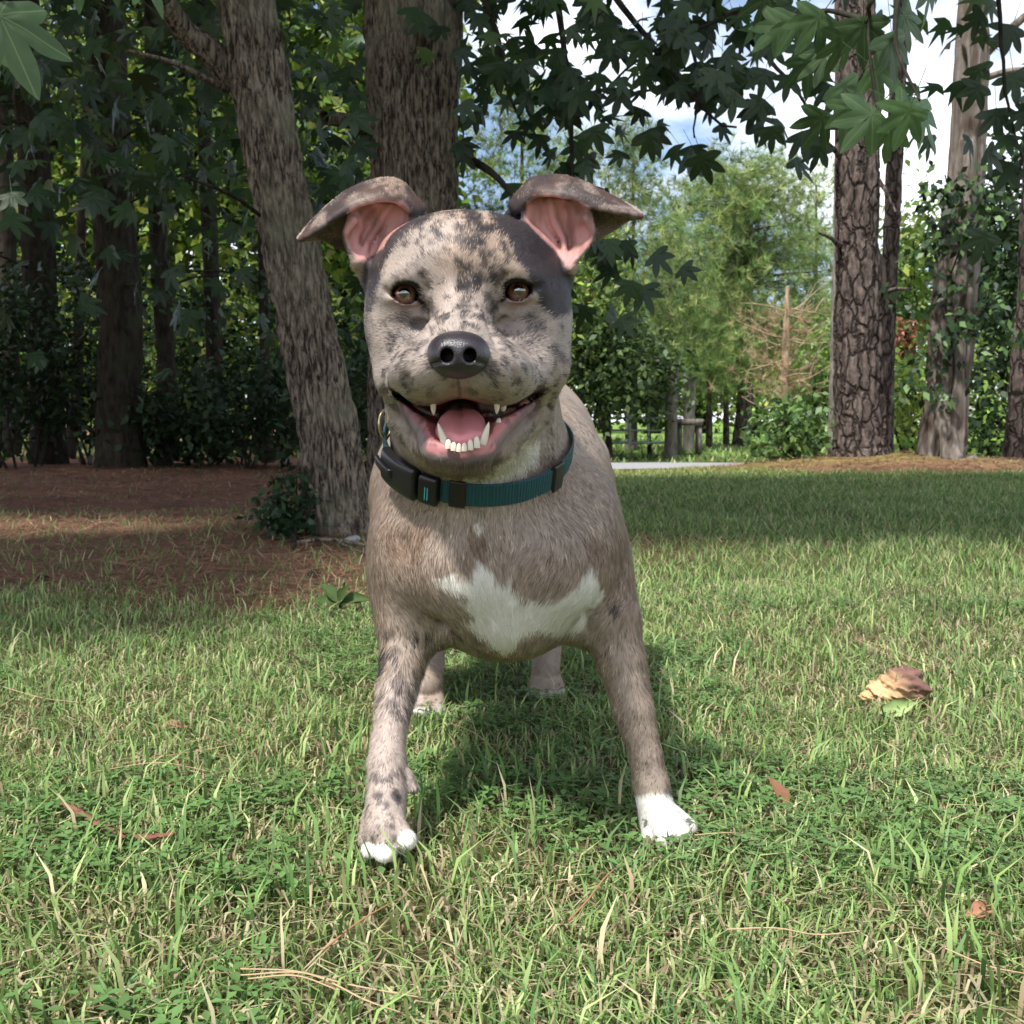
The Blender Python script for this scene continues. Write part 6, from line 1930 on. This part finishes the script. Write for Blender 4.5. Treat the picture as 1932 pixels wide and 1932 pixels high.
# stick, pale stone and seedling near the leaning tree
st = empty('stick', tuple(G(620, 1035))); tag(st, 'pale dead stick lying in front of the leaning tree\'s foot', 'stick')
limb(st, [(G(555, 1030) + (0, 0, float(ground_z(np.array([G(555, 1030)[0]]), np.array([G(555, 1030)[1]]))[0]) + 0.012)), (G(620, 1028) + (0, 0, float(ground_z(np.array([G(620, 1028)[0]]), np.array([G(620, 1028)[1]]))[0]) + 0.02)), (G(690, 1034) + (0, 0, float(ground_z(np.array([G(690, 1034)[0]]), np.array([G(690, 1034)[1]]))[0]) + 0.012))], 0.008, 0.006, BARK_GUM, 1, 'shaft', 8, 14, 0.01)
limb(st, [(G(640, 1030) + (0, 0, float(ground_z(np.array([G(640, 1030)[0]]), np.array([G(640, 1030)[1]]))[0]) + 0.018)), (G(680, 1044) + (0, 0, float(ground_z(np.array([G(680, 1044)[0]]), np.array([G(680, 1044)[1]]))[0]) + 0.012)), (G(712, 1056) + (0, 0, float(ground_z(np.array([G(712, 1056)[0]]), np.array([G(712, 1056)[1]]))[0]) + 0.01))], 0.005, 0.003, BARK_GUM, 2, 'fork', 7, 10, 0.01)
sn_s = Solid(); q0 = (G(664, 1024) + (0, 0, float(ground_z(np.array([G(664, 1024)[0]]), np.array([G(664, 1024)[1]]))[0]) + 0.01))
sn_s.ell(q0, (0.026, 0.018, 0.013), 0.01); sn_s.ell(q0 + (0.014, 0, 0.005), (0.014, 0.014, 0.010), 0.008); sn_s.ell(q0 + (-0.012, -0.004, -0.006), (0.016, 0.012, 0.009), 0.008)
sv_, sf_ = sn_s.mesh(q0 - 0.05, q0 + 0.05, 0.003)
o_ = obj('pale_stone', mesh_np('pale_stone', sv_, sf_, True), simple_mat('pale_stone', lin(150, 148, 146), 0.5, 0.4, 0.2, 60))
tag(o_, 'small pale stone beside the stick under the leaning tree', 'stone')
sd_ = empty('seedling', tuple(G(640, 1160))); tag(sd_, 'small seedling with yellow-green leaves left of the dog\'s shoulder', 'seedling')
g0 = G(640, 1165)
limb(sd_, [g0, g0 + (0.004, 0, 0.04), g0 + (0.012, 0, 0.075)], 0.003, 0.002, BARK_DARK, 1, 'stem', 6, 8)
for d, s_ in (((1, -0.1, 0.25), 0.06), ((-1, -0.2, 0.15), 0.055), ((0.5, -0.3, 1.0), 0.05), ((-0.5, 0.2, 0.5), 0.06), ((0.8, 0.3, 0.1), 0.07)):
    o = flat_leaf('leaf', None, 640, 1165, s_, d, (0, -0.7, 0.8), lin(66, 84, 42), 0.03, root=sd_)
# fallen pine cones in the straw
def cone_thing(label, u, v, size):
    root = empty('pine_cone', tuple(G(u, v))); tag(root, label, 'pine cone')
    V, F = [], []
    q = G(u, v) + (0, 0, size * 0.45)
    core = Solid(); core.ell(q, (size * 0.75, size * 0.38, size * 0.36), 0.01)
    cv_, cf_ = core.mesh(q - size * 1.2, q + size * 1.2, size * 0.12)
    part('core', cv_, cf_, BARK_DARK, root)
    for k in range(46):
        t = -0.9 + 1.8 * k / 45; a = k * 2.4
        r_ = size * 0.42 * math.sqrt(max(0.02, 1 - t * t * 0.9))
        c_ = q + np.array((t * size * 0.8, math.cos(a) * r_, math.sin(a) * r_)); dr = unit(np.array((0.55, math.cos(a), math.sin(a))))
        s_ = unit(np.cross(dr, (1, 0, 0))) * size * 0.14
        b0 = len(V); V += [c_ - s_ * 0.6, c_ + s_ * 0.6, c_ + dr * size * 0.3 + s_, c_ + dr * size * 0.3 - s_]
        F.append((b0, b0 + 1, b0 + 2, b0 + 3))
    part('scales', np.array(V), np.array(F), BARK_DARK, root, False)
cone_thing('dark fallen pine cone on the straw left of the dog', 592, 1092, 0.022)
cone_thing('small dark cone in the grass at the left edge', 78, 1100, 0.02)
cone_thing('pine cone lying among dry grass at the far left', 150, 1402, 0.018)
